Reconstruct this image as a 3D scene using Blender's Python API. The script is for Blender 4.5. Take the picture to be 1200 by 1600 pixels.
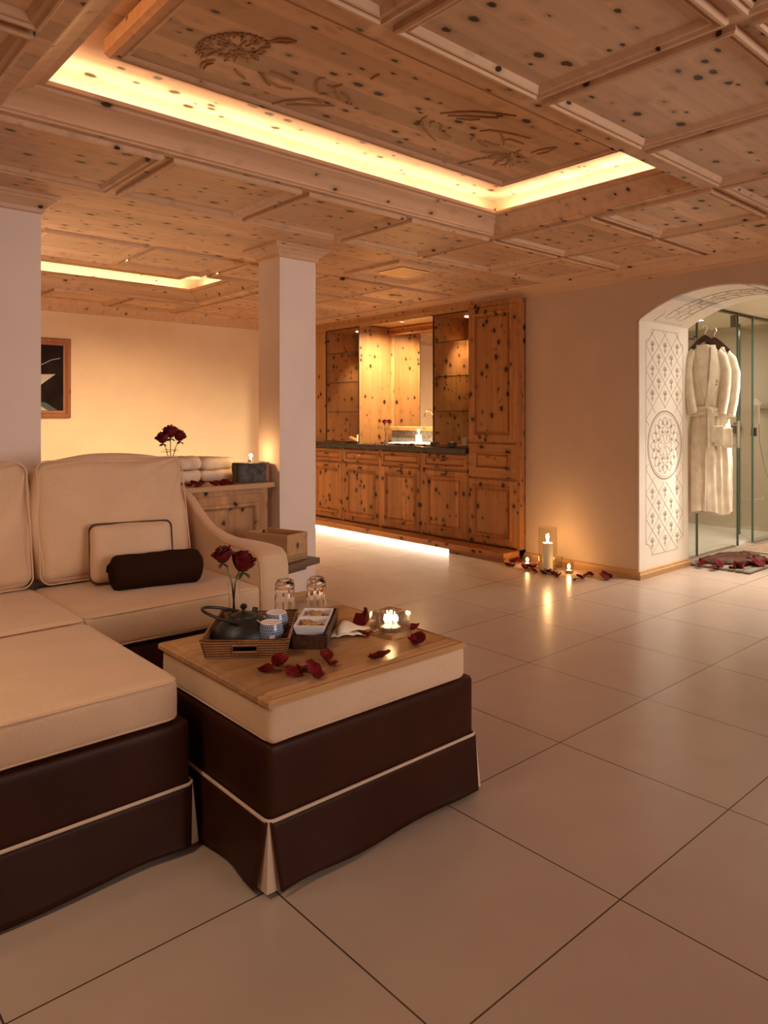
import bpy, bmesh, math, random
from mathutils import Vector, Matrix, noise
random.seed(7)
for o in list(bpy.data.objects): bpy.data.objects.remove(o)
S = bpy.context.scene
COL = S.collection
PI = math.pi
def R(a): return math.radians(a)

# ------------------------------------------------------------------ camera
TH = 0.83356; FPX = 1136.9; CX = 624.0; HY = 652.0; EYE = 1.2
cd = bpy.data.cameras.new('camera'); cam = bpy.data.objects.new('camera', cd); COL.objects.link(cam)
cam.location = (0, 0, EYE); cam.rotation_euler = (PI/2, 0, TH-PI/2)
cd.sensor_fit = 'HORIZONTAL'; cd.sensor_width = 36; cd.lens = FPX/1200*36
cd.shift_x = (600-CX)/1200; cd.shift_y = -(800-HY)/1200
cd.clip_start = .02
S.camera = cam
def at(px, py, z):                       # where the line of sight through a photo pixel meets the height z
    d = Vector((math.cos(TH)+math.sin(TH)*(px-CX)/FPX, math.sin(TH)-math.cos(TH)*(px-CX)/FPX, -(py-HY)/FPX))
    t = (z-EYE)/d.z
    return Vector((d.x*t, d.y*t, z))

# ------------------------------------------------------------------ world, exposure
w = bpy.data.worlds.new('world'); S.world = w; w.use_nodes = True
w.node_tree.nodes['Background'].inputs[0].default_value = (1, .8, .65, 1)
w.node_tree.nodes['Background'].inputs[1].default_value = 0.0
vs = S.view_settings
S.display_settings.display_device = 'sRGB'
vs.view_transform = 'Standard'; vs.look = 'None'; vs.gamma = 1; vs.use_curve_mapping = False
vs.exposure = -0.35
S.cycles.use_denoising = True
S.cycles.max_bounces = 10; S.cycles.diffuse_bounces = 6; S.cycles.glossy_bounces = 5
S.cycles.transmission_bounces = 10; S.cycles.transparent_max_bounces = 16
S.cycles.caustics_reflective = False; S.cycles.caustics_refractive = False
S.cycles.sample_clamp_indirect = 4.0

WARM = (1.0, .62, .30); WARM2 = (1.0, .80, .52); CREAM = (1.0, .83, .66)
def area(name, loc, rot, sx, sy, power, col, spread=180):
    l = bpy.data.lights.new(name, 'AREA'); l.shape = 'RECTANGLE'; l.size = sx; l.size_y = sy
    l.energy = power; l.color = col; l.spread = R(spread)
    o = bpy.data.objects.new(name, l); COL.objects.link(o); o.location = loc; o.rotation_euler = rot
    o.visible_camera = True
    return o
def point(name, loc, power, col, rad=.01):
    l = bpy.data.lights.new(name, 'POINT'); l.energy = power; l.color = col; l.shadow_soft_size = rad
    o = bpy.data.objects.new(name, l); COL.objects.link(o); o.location = loc
    return o
def spot(name, loc, tgt, power, col, ang=80, blend=.6, rad=.03):
    l = bpy.data.lights.new(name, 'SPOT'); l.energy = power; l.color = col; l.spot_size = R(ang); l.spot_blend = blend; l.shadow_soft_size = rad
    o = bpy.data.objects.new(name, l); COL.objects.link(o); o.location = loc
    o.rotation_euler = (Vector(tgt)-Vector(loc)).to_track_quat('-Z', 'Y').to_euler()
    return o
# room light: overhead fills added out of view, no fixtures built
area('overhead_fill', (2.6, -1.3, 2.27), (0, 0, 0), 1.2, .6, 3, (1, .80, .66))
area('overhead_fill', (-.7, 1.6, 2.27), (0, 0, 0), .5, .5, 17, (1, .74, .52))
area('front_fill', (2.3, -2.5, 1.45), (R(90), 0, 0), 2.6, 1.3, 31, (1, .84, .77), 80)      # soft fill added behind the camera; that wall has no window
area('upward_fill', (-.6, -1.8, 1.7), (R(180), 0, 0), .5, .5, 3, (1, .84, .72))      # upward fills added behind the camera to brighten the ceiling
area('upward_fill', (3.9, -1.2, 1.7), (R(180), 0, 0), .5, .5, 9, (1, .84, .72))
area('upward_fill', (1.0, 5.1, 1.35), (R(180), 0, 0), .5, .5, 13, (1, .74, .50))     # upward fill added out of sight behind the pillar
spot('seat_fill_spot', (.0, 1.7, 2.29), (.65, 2.75, .45), 42, (1, .70, .44), 95, 1, .12)     # unseen fills added above to brighten the seats
spot('seat_fill_spot', (-.3, 2.3, 2.29), (.1, 2.3, .4), 30, (1, .70, .44), 95, 1, .12)
# cove light in the two ceiling recesses (in the troughs, shining up and in)
CV = (.69, 3.43, 1.63, 2.915)            # first recess
CV2 = (.55, 3.29, 5.27, 6.56)            # second recess
for (x0, x1, y0, y1), p in ((CV, 1.0), (CV2, 1.05)):
    xm = (x0+x1)/2; ym = (y0+y1)/2; z = 2.432
    area('cove_light', (xm, y1-.055, z), (R(180-25), 0, 0), x1-x0-.2, .03, 9.5*p, WARM2)
    area('cove_light', (xm, y0+.055, z), (R(180+25), 0, 0), x1-x0-.2, .03, .8*p, WARM2)
    area('cove_light', (x1-.055, ym, z), (0, R(180+25), 0), .03, y1-y0-.2, 4.6*p, WARM2)
    area('cove_light', (x0+.055, ym, z), (0, R(180-25), 0), .03, y1-y0-.2, 2.2*p, WARM2)
# bathroom behind the arch
area('bathroom_lamp_light', (6.7, 1.9, 2.14), (0, 0, 0), .9, .5, 60, (1, .90, .78))
spot('arch_spot', (6.75, 1.85, 2.12), (6.10, 2.72, 1.2), 560, (1, .88, .72), 34, .7)
spot('arch_spot', (5.9, 1.7, 2.12), (5.9, 2.7, 1.1), 16, (1, .84, .66), 70)
spot('arch_spot', (5.5, 2.1, 2.08), (5.0, 2.05, 0), 250, (1, .88, .74), 78, 1, .06)
area('shower_lamp_light', (6.8, 3.4, 2.14), (0, 0, 0), .3, .3, 16, (1, .86, .72))
# unseen fill added over the back room to brighten the yellow wall
area('back_wall_fill', (2.6, 5.0, 2.27), (R(38), 0, 0), 1.6, .15, 46, (1, .68, .40), 95)
area('back_wall_fill', (.2, 4.9, 2.27), (R(38), 0, 0), 1.0, .15, 16, (1, .68, .40), 95)
# LED strip under the floating plinth
area('plinth_light', (4.785, 5.72, .020), (0, R(92), 0), .016, 2.4, 10, (1, .84, .66))
spot('cabinet_fill_spot', (3.9, 5.7, 2.29), (4.86, 5.95, .35), 48, (1, .72, .46), 62, .9, .05)  # unseen spot added to warm the cabinet fronts

# ------------------------------------------------------------------ node helpers
def newmat(name):
    m = bpy.data.materials.new(name); m.use_nodes = True
    nt = m.node_tree; b = nt.nodes['Principled BSDF']
    return m, nt, b
def N(nt, t, **k):
    n = nt.nodes.new(t)
    for a, v in k.items(): setattr(n, a, v)
    return n
def L(nt, a, b): nt.links.new(a, b)
def M_(nt, op, a, b=None, c=None):
    n = N(nt, 'ShaderNodeMath', operation=op)
    for i, v in enumerate((a, b, c)):
        if v is None: continue
        if isinstance(v, (int, float)): n.inputs[i].default_value = v
        else: L(nt, v, n.inputs[i])
    return n.outputs[0]
def ramp(nt, fac, stops):
    n = N(nt, 'ShaderNodeValToRGB'); cr = n.color_ramp
    while len(cr.elements) > 1: cr.elements.remove(cr.elements[-1])
    for i, (p, c) in enumerate(stops):
        e = cr.elements[0] if i == 0 else cr.elements.new(p)
        e.position = p; e.color = (*c, 1)
    L(nt, fac, n.inputs[0]); return n.outputs[0]
def mix(nt, fac, a, b, blend='MIX'):
    n = N(nt, 'ShaderNodeMix', data_type='RGBA', blend_type=blend)
    for s, v in ((n.inputs[0], fac), (n.inputs[6], a), (n.inputs[7], b)):
        if isinstance(v, (int, float)): s.default_value = v
        elif isinstance(v, tuple): s.default_value = (*v, 1)
        else: L(nt, v, s)
    return n.outputs[2]
def bump(nt, b, h, strength=.2, dist=.002):
    n = N(nt, 'ShaderNodeBump'); n.inputs['Strength'].default_value = strength; n.inputs['Distance'].default_value = dist
    L(nt, h, n.inputs['Height']); L(nt, n.outputs[0], b.inputs['Normal'])
def coords(nt): return N(nt, 'ShaderNodeTexCoord').outputs['Object']
def scaled(nt, v, s):
    n = N(nt, 'ShaderNodeMapping'); n.inputs['Scale'].default_value = s; L(nt, v, n.inputs[0]); return n.outputs[0]
def noise_(nt, v, scale, detail=3, rough=.5):
    n = N(nt, 'ShaderNodeTexNoise'); n.inputs['Scale'].default_value = scale; n.inputs['Detail'].default_value = detail
    n.inputs['Roughness'].default_value = rough; L(nt, v, n.inputs['Vector']); return n.outputs[0]
def plain(name, col, rough=.5, metal=0, var=.0, vs_=20, bmp=0, bs=200, spec=None, emit=None, es=0, coat=0, sheen=0):
    m, nt, b = newmat(name); c = coords(nt)
    b.inputs['Roughness'].default_value = rough; b.inputs['Metallic'].default_value = metal
    if spec is not None: b.inputs['Specular IOR Level'].default_value = spec
    if coat: b.inputs['Coat Weight'].default_value = coat; b.inputs['Coat Roughness'].default_value = .15
    if sheen: b.inputs['Sheen Weight'].default_value = sheen; b.inputs['Sheen Roughness'].default_value = .5
    n = noise_(nt, c, vs_, 4)
    lo = tuple(max(0, x*(1-var)) for x in col); hi = tuple(min(1, x*(1+var)) for x in col)
    L(nt, ramp(nt, n, [(.3, lo), (.7, hi)]), b.inputs['Base Color'])
    if bmp: bump(nt, b, noise_(nt, c, bs, 5, .6), bmp)
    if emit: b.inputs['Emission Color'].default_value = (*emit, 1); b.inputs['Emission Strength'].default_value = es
    return m
def pine(name, axis='X', light=(.66, .40, .20), dark=(.50, .27, .12), plank=.115, plank_axis='Y', knots=7.0, rough=.42, ksize=1.0, seed=0.0):
    m, nt, b = newmat(name); c = coords(nt)
    if seed:
        mp = N(nt, 'ShaderNodeMapping'); mp.inputs['Location'].default_value = (seed, seed*1.7, seed*.6); L(nt, c, mp.inputs[0]); c = mp.outputs[0]
    sep = N(nt, 'ShaderNodeSeparateXYZ'); L(nt, c, sep.inputs[0])
    ax = {'X': (1.2, 26, 26), 'Y': (26, 1.2, 26), 'Z': (26, 26, 1.2)}[axis]
    g = noise_(nt, scaled(nt, c, ax), 1.0, 5, .62)
    col = ramp(nt, g, [(.25, dark), (.5, tuple((a+b_)/2 for a, b_ in zip(light, dark))), (.72, light)])
    # tone of each plank
    pid = M_(nt, 'FLOOR', M_(nt, 'DIVIDE', sep.outputs['XYZ'.index(plank_axis)], plank))
    wn = N(nt, 'ShaderNodeTexWhiteNoise', noise_dimensions='1D'); L(nt, pid, wn.inputs['W'])
    tone = N(nt, 'ShaderNodeMapRange'); tone.inputs[3].default_value = .80; tone.inputs[4].default_value = 1.16; L(nt, wn.outputs['Value'], tone.inputs[0])
    hsv = N(nt, 'ShaderNodeHueSaturation'); L(nt, tone.outputs[0], hsv.inputs['Value']); L(nt, col, hsv.inputs['Color'])
    col = hsv.outputs[0]
    # plank seams
    fr = M_(nt, 'FRACT', M_(nt, 'DIVIDE', sep.outputs['XYZ'.index(plank_axis)], plank))
    seam = M_(nt, 'LESS_THAN', fr, .012)
    col = mix(nt, M_(nt, 'MULTIPLY', seam, .35), col, tuple(x*.45 for x in dark))
    # knots: dark elliptic cores with a warm halo
    kn = knots*1.75
    ks = {'X': (.62, 1, 1), 'Y': (1, .62, 1), 'Z': (1, 1, .78)}[axis]
    wob = noise_(nt, c, 30, 2)
    dis = N(nt, 'ShaderNodeVectorMath', operation='ADD')
    wv = N(nt, 'ShaderNodeVectorMath', operation='SCALE'); cmb = N(nt, 'ShaderNodeCombineXYZ')
    for i in range(3): L(nt, wob, cmb.inputs[i])
    L(nt, cmb.outputs[0], wv.inputs[0]); wv.inputs['Scale'].default_value = .012
    L(nt, scaled(nt, c, ks), dis.inputs[0]); L(nt, wv.outputs[0], dis.inputs[1])
    vo = N(nt, 'ShaderNodeTexVoronoi', feature='F1'); vo.inputs['Scale'].default_value = kn; vo.inputs['Randomness'].default_value = 1.0
    L(nt, dis.outputs[0], vo.inputs['Vector'])
    sc_ = N(nt, 'ShaderNodeSeparateColor'); L(nt, vo.outputs['Color'], sc_.inputs[0])
    knots = kn; rad = M_(nt, 'MULTIPLY_ADD', M_(nt, 'POWER', sc_.outputs[0], 2.2), .0085*ksize*kn, .0055*ksize*kn)
    core = N(nt, 'ShaderNodeMapRange'); L(nt, vo.outputs['Distance'], core.inputs[0]); L(nt, M_(nt, 'MULTIPLY', rad, .80), core.inputs[1]); L(nt, M_(nt, 'MULTIPLY', rad, 1.15), core.inputs[2]); core.inputs[3].default_value = 1; core.inputs[4].default_value = 0
    halo = N(nt, 'ShaderNodeMapRange'); L(nt, vo.outputs['Distance'], halo.inputs[0]); L(nt, rad, halo.inputs[1]); L(nt, M_(nt, 'MULTIPLY', rad, 2.6), halo.inputs[2]); halo.inputs[3].default_value = .45; halo.inputs[4].default_value = 0
    col = mix(nt, halo.outputs[0], col, tuple(x*.55 for x in dark))
    col = mix(nt, M_(nt, 'MULTIPLY', core.outputs[0], .97), col, (.022, .007, .003))
    L(nt, col, b.inputs['Base Color']); b.inputs['Roughness'].default_value = rough; b.inputs['Specular IOR Level'].default_value = .35
    bump(nt, b, g, .12, .001)
    return m

MT = {}
PL, PD = (.72, .49, .325), (.58, .375, .225)
MT['pineX'] = pine('pine_ceiling', 'X', PL, PD, .12, 'Y', 9.0, ksize=1.2)
MT['pineY'] = pine('pine_ceiling_cross', 'Y', PL, PD, .3, 'X')
MT['pineMX'] = pine('pine_moulding', 'X', PL, PD, 5, 'Y', 7, ksize=1.1)
MT['pineMY'] = pine('pine_moulding_cross', 'Y', PL, PD, 5, 'X', 7, ksize=1.1)
CL, CDk = (.50, .235, .085), (.34, .142, .046)
MT['cabZ'] = pine('pine_cabinet', 'Z', CL, CDk, .09, 'Y', 8.8, .42, 1.35)
MT['cabY'] = pine('pine_cabinet_rail', 'Y', CL, CDk, 3, 'Z', 8.8, .42, 1.25)
MT['nicheX'] = pine('pine_niche', 'Z', (.66, .40, .18), (.52, .27, .10), .11, 'X', 8.8, .42, 1.12)
MT['sideZ'] = pine('pine_sideboard', 'Z', (.60, .345, .17), (.42, .215, .10), .085, 'X', 6.5, .4, 1.7)
MT['sideX'] = pine('pine_sideboard_top', 'X', (.62, .40, .22), (.50, .30, .16), 3, 'Z', 5, .4)
MT['crate'] = pine('crate_pine', 'Y', (.56, .34, .17), (.42, .23, .10), 3, 'Z', 9, .6)
MT['oak'] = pine('oak_board', 'X', (.60, .355, .17), (.38, .20, .085), .4, 'Y', .8, .26, .3)
MT['darkplank'] = pine('dark_plank', 'X', (.22, .13, .08), (.12, .065, .04), .5, 'Y', 3, .4)
MT['artframe'] = pine('frame_wood', 'Z', (.42, .17, .07), (.30, .11, .04), 3, 'Y', 6, .45)
MT['base'] = pine('baseboard_wood', 'Y', (.62, .38, .18), (.50, .28, .12), 3, 'Z', 3, .4)

def plaster(name, col, bmp=.12):
    return plain(name, col, .85, 0, .035, 3.0, bmp, 90, spec=.25)
MT['plaster'] = plaster('plaster_cream', (.62, .475, .35))
MT['plaster_lit'] = plaster('plaster_column_lit', (.86, .74, .66))  # lighter copy of the wall plaster: stronger light put into the colour
MT['plaster_y'] = plaster('plaster_yellow', (.86, .70, .48))
MT['white'] = plaster('plaster_white', (.82, .77, .69))
MT['bathwall'] = plain('stone_wall', (.50, .42, .33), .45, 0, .06, 2, .03)
MT['bathceil'] = plaster('plaster_bath', (.78, .72, .58), .05)
MT['leather'] = plain('brown_leather', (.042, .0125, .0055), .45, 0, .15, 6, .10, 320, spec=.16)
MT['piping'] = plain('cream_piping', (.66, .50, .36), .7, 0, .05, 60, .1)
def fabric(name, col, weave=900):
    m, nt, b = newmat(name); c = coords(nt)
    n = noise_(nt, c, 7, 4); n2 = noise_(nt, c, 180, 3)
    f = M_(nt, 'MULTIPLY_ADD', n2, .5, M_(nt, 'MULTIPLY', n, .5))
    L(nt, ramp(nt, f, [(.3, tuple(x*.90 for x in col)), (.7, tuple(min(1, x*1.08) for x in col))]), b.inputs['Base Color'])
    b.inputs['Roughness'].default_value = .9; b.inputs['Specular IOR Level'].default_value = .15
    b.inputs['Sheen Weight'].default_value = .25
    bump(nt, b, noise_(nt, c, weave, 2), .25, .0008)
    return m
MT['sofa'] = fabric('sofa_fabric', (.70, .485, .315))
MT['sofaside'] = fabric('cushion_fabric', (.72, .51, .345))
MT['brownpipe'] = plain('brown_piping', (.06, .022, .012), .6)
def towel(name, col):
    m, nt, b = newmat(name); c = coords(nt)
    n = noise_(nt, c, 260, 4, .7); n1 = noise_(nt, c, 14, 3)
    f = M_(nt, 'MULTIPLY_ADD', n, .6, M_(nt, 'MULTIPLY', n1, .4))
    L(nt, ramp(nt, f, [(.35, tuple(x*.72 for x in col)), (.65, tuple(min(1, x*1.15) for x in col))]), b.inputs['Base Color'])
    b.inputs['Roughness'].default_value = 1; b.inputs['Specular IOR Level'].default_value = .1
    bump(nt, b, n, .7, .003); return m
MT['towel_brown'] = towel('towel_brown', (.032, .012, .006))
MT['towel_white'] = towel('towel_white', (.78, .66, .54))
MT['robe'] = towel('robe_terry', (.84, .76, .62))
MT['linen'] = fabric('linen_napkin', (.78, .70, .60), 1400)
MT['petal'] = plain('rose_petal', (.15, .0035, .007), .65, 0, .35, 40, .1, 90, spec=.25)
MT['rose'] = plain('rose_flower', (.13, .003, .007), .55, 0, .4, 60, .1, 90)
MT['stem'] = plain('rose_stem', (.13, .17, .05), .5, 0, .3, 30)
MT['leafd'] = plain('rose_leaf', (.04, .07, .02), .5, 0, .3, 30)
MT['iron'] = plain('cast_iron', (.012, .011, .011), .42, 0, .3, 60, .35, 150)
MT['chrome'] = plain('chrome', (.80, .78, .74), .12, 1)
MT['bronze'] = plain('dark_bronze', (.09, .06, .04), .35, 1, .2)
MT['steel'] = plain('brushed_steel', (.55, .52, .47), .3, 1)
MT['worktop'] = plain('dark_stone_top', (.022, .021, .020), .22, 0, .4, 40, spec=.4)
MT['granite'] = plain('granite', (.34, .33, .32), .35, 0, .55, 55)
MT['basin'] = plain('white_basin', (.85, .82, .78), .15, 0, .02)
MT['candlestone'] = plain('slate_block', (.075, .072, .068), .75, 0, .7, 26, .8, 40)
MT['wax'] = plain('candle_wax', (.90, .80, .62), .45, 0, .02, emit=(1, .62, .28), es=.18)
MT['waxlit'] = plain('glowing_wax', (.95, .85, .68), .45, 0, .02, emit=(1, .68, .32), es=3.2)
MT['tin'] = plain('tin_cup', (.65, .62, .58), .3, 1)
MT['flame'] = plain('flame', (1, .8, .4), .5, emit=(1, .60, .24), es=38)
MT['lampglow'] = plain('lamp_lens', (1, .9, .8), .5, emit=(1, .80, .56), es=6)
MT['ceramic'] = plain('white_ceramic', (.80, .76, .78), .18, 0, .02, spec=.6)
MT['nut'] = plain('roasted_nut', (.50, .27, .10), .5, 0, .3, 60, .3, 120)
MT['hanger'] = plain('dark_hanger_wood', (.045, .014, .008), .25, 0, .3, 20, coat=.4)
MT['bark'] = plain('curled_bark', (.085, .028, .011), .6, 0, .6, 22, .9, 50, spec=.25)
MT['matg'] = pine('grey_slat_wood', 'X', (.36, .31, .25), (.20, .17, .13), .08, 'Y', 2, .6)
MT['matb'] = plain('striped_rug', (.40, .29, .20), .9, 0, .25, 12, .3)
MT['dark'] = plain('dark_gap', (.012, .009, .008), .8)
MT['artwork'] = plain('art_ground', (.014, .008, .007), .7, 0, .6, 8, spec=.1)
MT['artwhite'] = plain('art_pale_shape', (.50, .46, .42), .6, 0, .1, 10)
MT['artteal'] = plain('art_teal_shape', (.05, .08, .08), .6, 0, .2, 10)
MT['thread'] = plain('embroidery_thread', (.07, .09, .16), .6)
MT['line'] = plain('etched_line', (.50, .44, .37), .8, 0, .1)
MT['line2'] = plain('etched_line_dark', (.34, .29, .24), .8, 0, .1)
MT['carve'] = pine('carved_pine', 'X', (.48, .28, .13), (.36, .19, .08), 3, 'Y', 1, .5, .2)  # darker than the panel: part of the strokes' shade put into the colour
def glass(name, col=(1, 1, 1), rough=0.0, ior=1.45):
    m, nt, b = newmat(name)
    b.inputs['Base Color'].default_value = (*col, 1); b.inputs['Transmission Weight'].default_value = 1
    b.inputs['Roughness'].default_value = rough; b.inputs['IOR'].default_value = ior
    # fine wear so that the material is not perfectly uniform
    n = noise_(nt, coords(nt), 40, 2); L(nt, M_(nt, 'MULTIPLY', n, .02+rough), b.inputs['Roughness'])
    return m
MT['glass'] = glass('clear_glass')
def blockglass(name, k):
    m, nt, b = newmat(name); b.inputs['Transmission Weight'].default_value = 1; b.inputs['IOR'].default_value = 1.45; b.inputs['Roughness'].default_value = .02
    tr = N(nt, 'ShaderNodeBsdfTransparent'); mx = N(nt, 'ShaderNodeMixShader'); n = noise_(nt, coords(nt), 30, 2)
    L(nt, M_(nt, 'MULTIPLY_ADD', n, .1, k-.05), mx.inputs[0]); L(nt, tr.outputs[0], mx.inputs[2]); L(nt, b.outputs[0], mx.inputs[1])
    L(nt, mx.outputs[0], nt.nodes['Material Output'].inputs[0]); return m
MT['blockglass'] = blockglass('thick_cast_glass', .32)
def sheetglass(name, tint, refl=.10):
    # thin pane: clear along the view, mirror-like film on its surface
    m, nt, b = newmat(name); out = nt.nodes['Material Output']
    tr = N(nt, 'ShaderNodeBsdfTransparent'); tr.inputs[0].default_value = (*tint, 1)
    gl = N(nt, 'ShaderNodeBsdfGlossy'); gl.inputs['Roughness'].default_value = .02
    fr = N(nt, 'ShaderNodeLayerWeight'); fr.inputs[0].default_value = .5
    mx = N(nt, 'ShaderNodeMixShader'); L(nt, M_(nt, 'MULTIPLY_ADD', M_(nt, 'POWER', fr.outputs['Facing'], 4.0), .6, refl), mx.inputs[0]); L(nt, tr.outputs[0], mx.inputs[1]); L(nt, gl.outputs[0], mx.inputs[2])
    L(nt, mx.outputs[0], out.inputs[0]); nt.nodes.remove(b); return m
MT['pane'] = sheetglass('shower_glass', (.92, .93, .89), .03)
MT['vglass'] = sheetglass('vitrine_glass', (.93, .92, .88), .02)
MT['gedge'] = plain('green_glass_edge', (.05, .10, .075), .15)
MT['mirror'] = plain('mirror_silver', (.88, .85, .80), .02, 1)
def tiles():
    m, nt, b = newmat('floor_tiles'); c = coords(nt)
    sep = N(nt, 'ShaderNodeSeparateXYZ'); L(nt, c, sep.inputs[0])
    P = .6182; x0, y0 = 1.6244, .971
    masks = []; ids = []
    for i, o in ((0, x0), (1, y0)):
        t = M_(nt, 'DIVIDE', M_(nt, 'SUBTRACT', sep.outputs[i], o-20*P), P)
        f = M_(nt, 'FRACT', t); ids.append(M_(nt, 'FLOOR', t))
        a = M_(nt, 'MINIMUM', f, M_(nt, 'SUBTRACT', 1.0, f))
        masks.append(M_(nt, 'LESS_THAN', a, .0034))
    g = M_(nt, 'MAXIMUM', masks[0], masks[1])
    cmb = N(nt, 'ShaderNodeCombineXYZ'); L(nt, ids[0], cmb.inputs[0]); L(nt, ids[1], cmb.inputs[1])
    wn = N(nt, 'ShaderNodeTexWhiteNoise', noise_dimensions='3D'); L(nt, cmb.outputs[0], wn.inputs[0])
    n = noise_(nt, c, 5, 4, .6); n2 = noise_(nt, c, 140, 3)
    f = M_(nt, 'ADD', M_(nt, 'MULTIPLY', n, .6), M_(nt, 'ADD', M_(nt, 'MULTIPLY_ADD', n2, .06, .10), M_(nt, 'MULTIPLY', wn.outputs['Value'], .15)))
    col = ramp(nt, f, [(.25, (.475, .365, .292)), (.75, (.535, .42, .342))])
    L(nt, mix(nt, g, col, (.07, .045, .03)), b.inputs['Base Color'])
    b.inputs['Specular IOR Level'].default_value = .5
    L(nt, M_(nt, 'MULTIPLY_ADD', n, .06, .22), b.inputs['Roughness'])
    bump(nt, b, M_(nt, 'SUBTRACT', 1.0, g), .3, .001)
    return m
MT['tiles'] = tiles()
def cup_mat():
    m, nt, b = newmat('blue_pattern_glaze'); c = coords(nt)
    # rows of small dots around the cup
    sep = N(nt, 'ShaderNodeSeparateXYZ'); L(nt, c, sep.inputs[0])
    ang = M_(nt, 'ARCTAN2', sep.outputs[1], sep.outputs[0])
    v = M_(nt, 'MULTIPLY', sep.outputs[2], 130.0); row = M_(nt, 'FLOOR', v)
    u = M_(nt, 'ADD', M_(nt, 'MULTIPLY', ang, 30/(2*PI)), M_(nt, 'MULTIPLY', M_(nt, 'MODULO', row, 2.0), .5))
    fu = M_(nt, 'SUBTRACT', M_(nt, 'FRACT', M_(nt, 'ADD', u, 50.0)), .5); fv = M_(nt, 'SUBTRACT', M_(nt, 'FRACT', v), .5)
    d = M_(nt, 'SQRT', M_(nt, 'ADD', M_(nt, 'MULTIPLY', fu, fu), M_(nt, 'MULTIPLY', fv, fv)))
    dot = M_(nt, 'LESS_THAN', d, .30)
    L(nt, mix(nt, dot, (.27, .33, .44), (.03, .04, .09)), b.inputs['Base Color'])
    b.inputs['Roughness'].default_value = .15; return m
MT['cupblue'] = cup_mat()
def rattan_mat():
    m, nt, b = newmat('rattan_weave'); c = coords(nt)
    sep = N(nt, 'ShaderNodeSeparateXYZ'); L(nt, c, sep.inputs[0])
    z = M_(nt, 'SINE', M_(nt, 'MULTIPLY', sep.outputs[2], 2*PI/.0075))
    h = M_(nt, 'SINE', M_(nt, 'MULTIPLY', M_(nt, 'ADD', sep.outputs[0], sep.outputs[1]), 2*PI/.014))
    f = M_(nt, 'MULTIPLY_ADD', h, .05, M_(nt, 'MULTIPLY', z, .5))
    n = noise_(nt, c, 60, 3)
    f2 = M_(nt, 'ADD', M_(nt, 'MULTIPLY_ADD', f, .45, .30), M_(nt, 'MULTIPLY', n, .4))
    L(nt, ramp(nt, f2, [(.1, (.05, .018, .007)), (.5, (.25, .11, .04)), (.9, (.42, .21, .085))]), b.inputs['Base Color'])
    b.inputs['Roughness'].default_value = .5; bump(nt, b, f, .6, .003); return m
MT['rattan'] = rattan_mat()
MT['rattanrim'] = plain('rattan_rim', (.30, .13, .05), .45, 0, .3, 60, .4)
MT['rattandark'] = plain('dark_rattan', (.06, .022, .010), .5, 0, .5, 80, .6, 150)

# ------------------------------------------------------------------ mesh helpers
def mesh(name, V, F, mat, parent=None, smooth=False, loc=None, rotz=0):
    me = bpy.data.meshes.new(name); me.from_pydata([tuple(v) for v in V], [], F); me.update()
    bm = bmesh.new(); bm.from_mesh(me); bmesh.ops.remove_doubles(bm, verts=bm.verts, dist=1e-6)
    bmesh.ops.recalc_face_normals(bm, faces=bm.faces); bm.to_mesh(me); bm.free()
    if mat is not None: me.materials.append(MT[mat] if isinstance(mat, str) else mat)
    if smooth:
        for p in me.polygons: p.use_smooth = True
        try: me.set_sharp_from_angle(angle=R(40 if smooth is True else smooth))
        except Exception: pass
    o = bpy.data.objects.new(name, me); COL.objects.link(o)
    if parent: o.parent = parent
    if loc is not None: o.location = loc
    if rotz: o.rotation_euler = (0, 0, rotz)
    return o
def tag(o, label=None, cat=None, group=None, kind=None):
    if label: o['label'] = label
    if cat: o['category'] = cat
    if group: o['group'] = group
    if kind: o['kind'] = kind
    return o
def thing(name, loc, label, cat, group=None, rotz=0, rot=None):
    o = bpy.data.objects.new(name, None); COL.objects.link(o); o.location = loc
    o.rotation_euler = rot if rot else (0, 0, rotz); o.empty_display_size = .05
    return tag(o, label, cat, group)
def struct(o): o['kind'] = 'structure'; return o
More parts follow.
